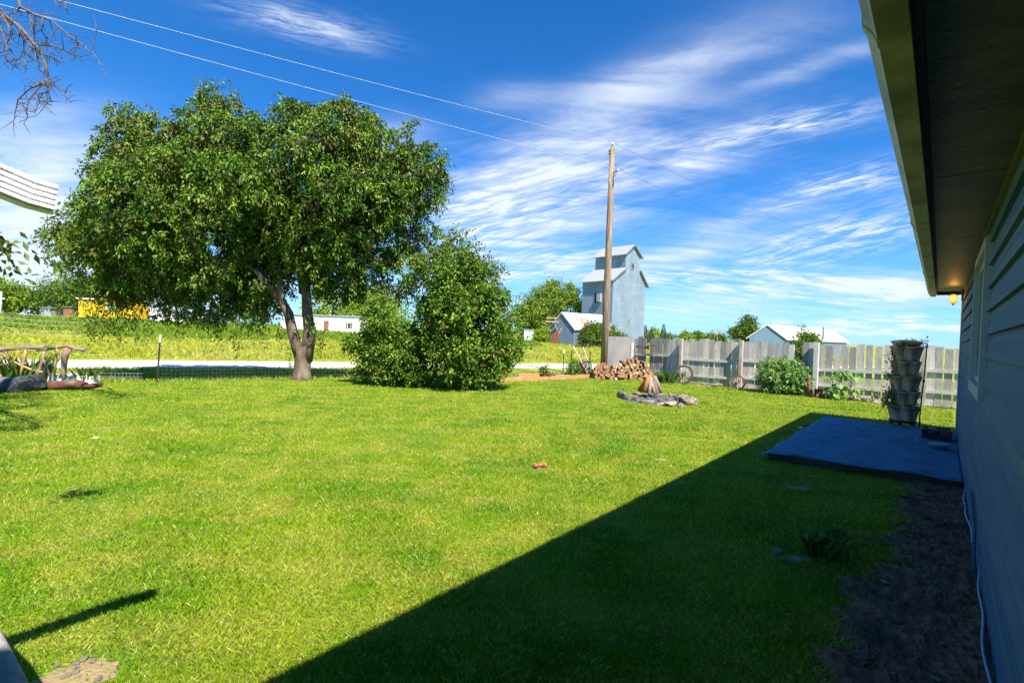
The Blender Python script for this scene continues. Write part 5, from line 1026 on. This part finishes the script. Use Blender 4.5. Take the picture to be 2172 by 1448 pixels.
for row in range(9):
    z = .065+row*.108; x = -.05+(row % 2)*.07
    while x < tot+.05:
        p = A+dA*x; px = 1262+(1383-1262)*x/tot; yy = np.interp(px, prof_x, prof_y); top = D(px, yy, p[1])[2]
        if z < top+.02 and cnt < 270:
            for lay in range(2 if row < 2 and x < tot*.5 else 1):
                o = bpy.data.objects.new('firewood_log', random.choice(LM)); COL.objects.link(o)
                o.location = tuple(p+nA*(-.12+.42*lay*(.8 if row < 3 else 0)-row*.035+random.uniform(-.05, .05))+np.array([0, 0, z+random.uniform(-.015, .015)]))
                ang = math.atan2(nA[1], nA[0])+math.pi/2
                o.rotation_euler = (random.uniform(-.12, .12), random.uniform(0, 6.28), ang+random.uniform(-.35, .35)); sc_ = random.uniform(.85, 1.15); o.scale = (sc_, sc_, sc_)
                tag(o, 'piece of split or round firewood in the heaped woodpile beside the power pole', 'firewood log', 'firewood in the woodpile'); cnt += 1
                if lay == 0 and row < 3 and random.random() < .55: break
        x += .125+random.uniform(-.015, .03)
for (px, py, sc_, rz, tilt) in [(1307,803,1.5,.3,0),(1318,802,1.6,-.2,.0),(1300,801,1.3,.2,1.3),(1293,797,1.6,.1,1.4),(1325,803,1.2,.8,0)]:
    q = G(px, py); o = bpy.data.objects.new('firewood_log', LM[0] if sc_ != 1.6 else LM[5]); COL.objects.link(o); o.location = (q[0], q[1]-.1, .11); o.rotation_euler = (tilt, 0, rz); o.scale = (sc_, sc_*.8, sc_); tag(o, 'piece of split or round firewood in the heaped woodpile beside the power pole', 'firewood log', 'firewood in the woodpile')
# fire pit
fpc = G(1390, 851); R1 = 1.0
M_ash = mat('charcoal_and_ash', (.035, .035, .038), (.16, .15, .14), scale=8, rough=1, bump=1, bscale=25)
b = B(); n = 28; rg = [(fpc[0]+math.cos(2*math.pi*k/n)*.88*random.uniform(.9, 1.06), fpc[1]+math.sin(2*math.pi*k/n)*.72*random.uniform(.9, 1.06), .006) for k in range(n)]
r2 = [(fpc[0]+(x-fpc[0])*.55, fpc[1]+(y-fpc[1])*.55, .10+random.uniform(-.02, .04)) for x, y, _ in rg]
for k in range(n): b.quad(rg[k], rg[(k+1) % n], r2[(k+1) % n], r2[k]); b.poly([r2[k], r2[(k+1) % n], (fpc[0], fpc[1], .13)])
b.build('ash_bed', M_ash, label='bed of charcoal and ash inside the ring of stones', cat='ash bed')
RL = ['front left', 'x']
flab = {0: 'big light stone at the right tip of the fire ring', 1: 'dark topped stone behind the right tip of the fire ring', 2: 'scorched stone at the rear right of the fire ring', 3: 'low stone at the very back of the fire ring', 4: 'stone behind the teepee on the left of the fire ring', 5: 'rear left black stone of the fire ring', 6: 'wedge stone at the left tip of the fire ring', 7: 'slab stone just right of the left tip of the fire ring', 8: 'stone beside the orange earth of the fire ring', 9: 'small reddish stone at the front left of the fire ring', 10: 'yellowish stone at the front centre of the fire ring', 11: 'grey round stone at the front of the fire ring', 12: 'broad pale stone at the front right of the fire ring', 13: 'buff stone beside the right tip of the fire ring'}
spots = [(1462,855,.30,.17,M_rocks),(1448,846,.24,.16,M_rocks),(1425,841,.20,.10,M_rocks),(1400,836,.2,.08,M_rocks),(1372,836,.2,.1,M_rocks),(1348,838,.22,.12,M_rocks),(1320,842,.22,.15,M_rocks),(1335,846,.26,.12,M_rocks),(1352,846,.22,.11,M_rockl),(1364,852,.12,.08,M_rocks),(1380,852,.22,.07,M_rockl),(1402,857,.16,.07,M_rockl),(1425,858,.25,.10,M_rockl),(1444,861,.16,.08,M_rockl)]
for i, (px, py, sx, sz, m) in enumerate(spots): rock(G(px, py+3), (sx, sx*.62, sz), m, flab[i], i, i*.37-.3)
for i in range(46):
    a = random.uniform(0, 6.28); q = random.uniform(.15, .85); rock(np.array([fpc[0]+math.cos(a)*q, fpc[1]+math.sin(a)*q*.8, .05]), (random.uniform(.03, .07),)*3, M_ash, 'lump of charcoal or blackened rubble inside the fire ring', i, i, group='charcoal lumps in the fire pit', name='charcoal_lump', cat='charcoal')
M_redw = mat('red_brown_split_wood', (.42, .17, .06), (.30, .11, .04), scale=5, rough=.75, stretch=(3, 3, .6), bump=.4); M_greyb = mat('grey_scaly_bark', (.36, .30, .26), (.22, .17, .15), scale=14, rough=.95, bump=1, bscale=30); M_pale = mat('pale_split_wood', (.80, .60, .32), (.70, .50, .26), scale=3, rough=.7, stretch=(3, 3, .5))
TYp = float(fpc[1])
for (bx, by, tx, ty_, r_, m, dy, lab) in [(1366, 832, 1378, 796, .085, M_redw, -.05, 'reddish split log leaning at the left of the fire teepee'), (1377, 836, 1381, 801, .048, M_greyb, -.22, 'thin grey bark log at the front of the fire teepee'), (1393, 836, 1384, 808, .085, M_pale, -.15, 'log with a bright pale split face in the fire teepee'), (1401, 832, 1388, 798, .06, M_greyb, .12, 'rough barked log leaning at the right of the fire teepee'), (1356, 829, 1377, 800, .07, M_redw, .2, 'dark low leaning log at the far left of the fire teepee'), (1384, 830, 1379, 789, .05, M_redw, .1, 'tallest red log topping the fire teepee'), (1380, 830, 1386, 800, .06, M_oldb, .22, 'dark log at the back of the fire teepee')]:
    P0_ = D(bx, by, TYp+dy); P1_ = D(tx, ty_, TYp+dy*.2); b = B(); b.tube([P0_, (P0_+P1_)/2, P1_], [r_*1.08, r_, r_*.9], 7, .12, wob=.12)
    if m is M_pale: b.m = [0 if i % 7 < 4 else 1 for i in range(len(b.f))]
    b.build('teepee_log', [m, M_bk] if m is M_pale else m, label=lab, cat='log')

# ------------------------------------------------------------------ things on the deck
M_pot = mat('stone_coloured_plastic', (.74, .50, .33), (.62, .42, .28), scale=4, rough=.8, spec=.15); M_mould = mat('potting_soil', (.05, .035, .025), (.08, .06, .04), scale=20, rough=1)
pc = G(1914, 900, .14); pc = np.array([pc[0], pc[1], .14]); TT_ = D(1925, 724, float(pc[1]))[2]; hT = (TT_-pc[2]-.10-.09)/5
tw = empty('planting_tower', pc, 'five tier stone coloured stacking planter tower on casters at the deck edge', 'planter')
mpx = np.array([(D(1925, 724, float(pc[1]))[0]-D(1914, 900, float(pc[1]))[0]-(.0)), 0, 0])*.35
b = B(); b.lathe(pc+[0, 0, .06], [(.22, 0), (.24, .01), (.24, .035), (.2, .04)], 18); base_ = b.build('caster_base', M_blk, tw)
for k in range(5): g = k*1.256; b = B(); p = pc+np.array([math.cos(g)*.19, math.sin(g)*.19, .035]); b.tube([p-[.02, 0, 0], p+[.02, 0, 0]], .034, 10); b.build('caster', M_blk, base_)
for t in range(5):
    c = pc+mpx*(t/4)+np.array([0, 0, .10+t*hT]); b = B(); b.smooth = True; b.lathe(c, [(.17, 0), (.18, hT*.5), (.19, hT-.02), (.185, hT-.004)], 18); tier = b.build('tier', M_pot, tw)
    for k in range(6):
        g = math.pi/3*k+(t % 2)*math.pi/6+.25; e = np.array([math.cos(g), math.sin(g), 0]); b = B(); b.smooth = True
        b.tube([c+e*.155+[0, 0, .004], c+e*.158+[0, 0, .02], c+e*.182+[0, 0, hT-.03], c+e*.184+[0, 0, hT-.028], c+e*.187+[0, 0, hT-.004]], [.050, .056, .088, .095, .096], 14); p_ = b.build('pocket', M_pot, tier)
        b = B(); q = c+e*.185+[0, 0, hT-.003]; b.lathe(q, [(.08, 0), (.05, .008)], 12); b.build('soil', M_mould, p_)
c = pc+mpx+np.array([0, 0, .10+5*hT]); b = B(); b.smooth = True; b.lathe(c, [(.21, 0), (.245, .05), (.26, .055), (.26, .085), (.23, .10), (.1, .12)], 20); b.build('water_bowl', M_pot, tw)
cen = []; 
for k in range(22): z = random.uniform(.35, 1.55); cen.append(pc+np.array([-.26+random.uniform(-.12, .04), random.uniform(-.12, .15), z]))
for k in range(12): cen.append(pc+np.array([-.30+random.uniform(-.1, .1), random.uniform(-.15, .1), random.uniform(.45, .75)]))
for k in range(14): cen.append(pc+np.array([random.uniform(.1, .3), random.uniform(-.05, .2), random.uniform(.3, 1.2)]))
for k in range(10): cen.append(pc+np.array([-.1+random.uniform(-.15, .2), random.uniform(-.25, -.15), random.choice([.1+hT, .1+3*hT, .1+5*hT])+.02]))
co, t = clusters(np.array(cen), RNG.normal(size=(len(cen), 3)), 16, .10, .045, .028, .3); npmesh('trailing_plants', co, 4, LF, M_leaf2, t, tw)
cen = np.array([pc+mpx+np.array([.17+i*.013, .1, 1.62+i*.03]) for i in range(6)]+[pc+mpx+np.array([.33+i*.03, .1, 1.55+i*.05]) for i in range(6)]); co, t = clusters(cen, np.ones((12, 3))*np.array([.2, 0, .6]), 5, .06, .045, .028, .0); npmesh('strawberry_shoots', co, 4, LF, M_leaf2, t, tw)
b = B(); [b.tube([pc+mpx+np.array([.12, .1, 1.5]), cen[i]-[0, 0, .05], cen[j]], [.004, .003, .002], 4) for i, j in ((2, 5), (8, 11))]; b.build('stems', M_stalk, tw)
st = empty('garden_stake', G(1949, 905, .14), 'black metal garden stake with clips standing right of the planting tower', 'garden stake'); ys = float(G(1949, 905, .14)[1])
b = B(); b.tube([D(1949, 906, ys), D(1952, 870, ys), D(1961, 790, ys), D(1967, 728, ys), D(1961, 727, ys)], .011, 8); b.build('rod', M_blk, st)
for py, px in ((896, 1950.5), (735, 1966), (808, 1959)): b = B(); b.lathe(D(px, py, ys), [(.02, -.02), (.024, 0), (.02, .02)], 8); b.build('clip', M_blk, st)
# crate
cp_ = G(2004, 925, .15); cr = empty('plastic_crate', cp_, 'black plastic crate with bundles in it by the house wall', 'crate'); cu, cv_ = float(cp_[:2]@UD), float(cp_[:2]@VD)
cu, cv_ = 11.35, .0
b = B()
for (a0, a1, c0, c1) in ((cu-.18, cu-.165, cv_-.2, cv_+.2), (cu+.165, cu+.18, cv_-.2, cv_+.2), (cu-.165, cu+.165, cv_-.2, cv_-.185), (cu-.165, cu+.165, cv_+.185, cv_+.2)):
    b.ubox(a0, a1, c0, c1, .15, .24); b.ubox(a0, a1, c0, c1, .285, .315)
    for k in range(5): f = k/4; b.ubox(a0+(a1-a0-.015)*f, a0+(a1-a0-.015)*f+.015, c0+(c1-c0-.015)*f, c0+(c1-c0-.015)*f+.015, .24, .285)
b.ubox(cu-.165, cu+.165, cv_-.185, cv_+.185, .15, .16); b.build('shell', M_blk, cr)
rock(UV(cu, cv_+.05, .22), (.12, .1, .08), mat('beige_sack', (.40, .32, .24), (.3, .24, .18), scale=6, bump=.5), 'beige bundle sticking out of the black crate', 2, .4, cat='bundle', name='bundle'); rock(UV(cu+.05, cv_-.1, .2), (.09, .08, .08), mat('brown_sack', (.28, .2, .15), scale=6, bump=.5), 'darker bundle at the wall side of the black crate', 3, 1, cat='bundle', name='bundle')
bagp = UV(10.25, -.02, .145); o = rock(bagp, (.20, .15, .07), mat('pale_turquoise_plastic', (.22, .42, .46), (.16, .34, .38), scale=5, rough=.35, bump=.8, bscale=9, trans=.2), 'crumpled pale turquoise plastic bag on the blue carpet', 5, .5, cat='bag', name='plastic_bag')
rock(G(1699, 907, .15), (.06, .035, .02), M_white, 'scrap of white paper on the left edge of the blue carpet', 3, .5, cat='paper', name='paper_scrap')
rock(UV(10.75, .25, .145), (.03, .02, .012), M_white, 'tiny white scrap on the carpet in front of the crate', 4, .5, cat='paper', name='paper_scrap')

# ------------------------------------------------------------------ things on the lawn
M_red = mat('dull_red_rubber', (.55, .12, .10), (.42, .09, .08), scale=8, rough=.7)
tp_ = G(1145, 993); toy = empty('dog_toy', tp_, 'red rubber bone shaped dog toy in the middle of the lawn', 'toy'); b = B(); b.smooth = True
d = nz(np.array([1, .25, 0])); n_ = np.array([-d[1], d[0], 0]); z_ = np.array([0, 0, .045])
b.tube([tp_-d*.05+z_, tp_+d*.05+z_], .020, 10); b.build('shaft', M_red, toy)
for s_ in (-1, 1):
    b = B(); b.smooth = True
    for q_ in (-1, 1): b.lathe(tp_+d*.065*s_+n_*.022*q_+[0, 0, .022], [(.006, 0), (.022, .008), (.028, .024), (.022, .042), (.006, .05)], 12)
    b.build('knob', M_red, toy)
rock(G(203, 931), (.05, .04, .025), M_white, 'crumpled white scrap on the lawn at the left', 2, .3, cat='scrap', name='white_scrap')
M_ol = mat('orange_dead_leaf', (.65, .25, .06), (.5, .2, .05), scale=9)
for (px, py, lab) in [(302, 1378, 'orange dead leaf in the grass near the bottom left'), (620, 996, 'small orange leaf on the lawn left of the dog toy'), (690, 1175, 'tiny brown leaf in the middle foreground lawn')]:
    q = G(px, py); npmesh('dead_leaf', leaves(np.array([q+[0, 0, .035]]), np.array([[.6, .7, .3]]), .045, .022), 4, LF, M_ol, None, None, label=lab, cat='leaf')
wpz = G(1745, 1180); tuft(1745, 1185, 70, .26, .012, M_weed, 'weed_clump', 'leafy green weed growing in the shaded lawn', .10, lean=1.0)
cen = wpz+RNG.normal(size=(26, 3))*np.array([.10, .10, .03])+[0, 0, .14]; co, t = clusters(cen, RNG.normal(size=(26, 3))+[0, 0, .8], 8, .08, .075, .03, .1); npmesh('weed_plant', co, 4, LF, M_weed, t, None, label='broad leafed weed top in the shade beside grey stones', cat='plant')
rock(G(1648, 1172), (.07, .05, .03), M_rockl, 'small grey stone left of the shaded weed', 1, .3); rock(G(1690, 1192), (.08, .05, .025), M_rockl, 'flat grey stone at the foot of the shaded weed', 2, .8)
for i in range(150):
    u = random.uniform(.8, 7.9); v = random.uniform(-.26, float(dirt_v(u))-.05); s_ = random.uniform(.008, .025); rock(UV(u, v, .012), (s_*1.3, s_, s_*.8), M_soil if i % 3 else M_rockl, 'loose clod or pebble on the bare soil along the house wall', i, i*2., group='clods along the wall', name='soil_clod', cat='clod')
for i in range(9):
    q = G(165+random.uniform(-45, 45), 1430+random.uniform(-30, 20)); s_ = random.uniform(.008, .02); rock([q[0], q[1], .008], (s_*1.4, s_, s_*.7), M_rockl, 'pebble in the worn patch at the bottom left corner', i, i*2., group='pebbles in the worn patch', name='pebble', cat='pebble')

# ------------------------------------------------------------------ downspout and post at the left
M_vinyl = mat('white_vinyl_downspout', (.80, .80, .78), (.74, .73, .70), scale=6, rough=.5, c3=(.55, .45, .36), s3=9)
ds = empty('downspout', D(110, 430, 1.6), 'end of a white ribbed vinyl downspout poking in from the left', 'downspout')
E0 = D(113, 424, 1.52); hd = nz(np.array([-.50, -.68, 0])); 
path = []; 
for k in range(15):
    s_ = k/14*.75; path.append(E0+hd*s_+np.array([0, 0, .060*(1-math.exp(-(s_/.14)**2))-.02*s_]))
W2, H2 = .036, .042
prof = []
for q in range(5): prof += [(-H2+2*H2*(q+.15)/5, 0), (-H2+2*H2*(q+.3)/5, .005), (-H2+2*H2*(q+.7)/5, .005), (-H2+2*H2*(q+.85)/5, 0)]
sec = [(W2+dx, z) for z, dx in prof]+[(W2-.006, H2+.002), (-W2+.006, H2+.002)]+[(-W2-dx, z) for z, dx in prof[::-1]]+[(-W2+.006, -H2-.002), (W2-.006, -H2-.002)]
b = B(); n_ = len(sec)
for k, p in enumerate(path):
    t = nz(path[min(k+1, 14)]-path[max(k-1, 0)]); sdd = nz(np.cross(t, [0, 0, 1])); upv = np.cross(sdd, t)
    for (a_, c_) in sec: b.v.append(tuple(p+sdd*a_+upv*c_))
for k in range(14):
    for q in range(n_): b.face((k*n_+q, k*n_+(q+1) % n_, (k+1)*n_+(q+1) % n_, (k+1)*n_+q))
b.build('pipe', M_vinyl, ds)
E1 = path[-1]; b = B(); b.box(E1+[-.04, -.03, -1.1], (.02, .0, 0), (0, .02, 0), (0, 0, 1.1)); b.build('support_pole', M_white, ds)
lpst = D(-2, 1392, 1.25); q = D(40, 1448, 1.12)
b = B(); b.smooth = True; gr_ = D(20, 1500, 1.2); tA = D(-75, 1290, 1.2); tB = D(5, 1452, 1.17); tC = tA+(tB-tA)*(tA[2]+.03)/(tA[2]-tB[2]); b.tube([tA, tB, tC], [.036, .040, .046], 12, .04); b.build('wooden_post', M_post, label='weathered round wooden post cut off by the bottom left corner', cat='post')
b = B(); b.smooth = True; b.tube([(-2.62, 1.96, .95), (-2.0, 1.6, .97), tuple(tA-np.array([.03, 0, .04]))], .055, 10, .04); b.tube([(-2.62, 1.96, -.05), (-2.62, 1.96, 1.0)], .05, 10); b.build('shadow_rail', M_post, label='unseen round rail added beyond the left edge to cast the bottom left shadow', cat='added rail')  # unseen rail added outside the frame to throw a shadow across the lower left lawn
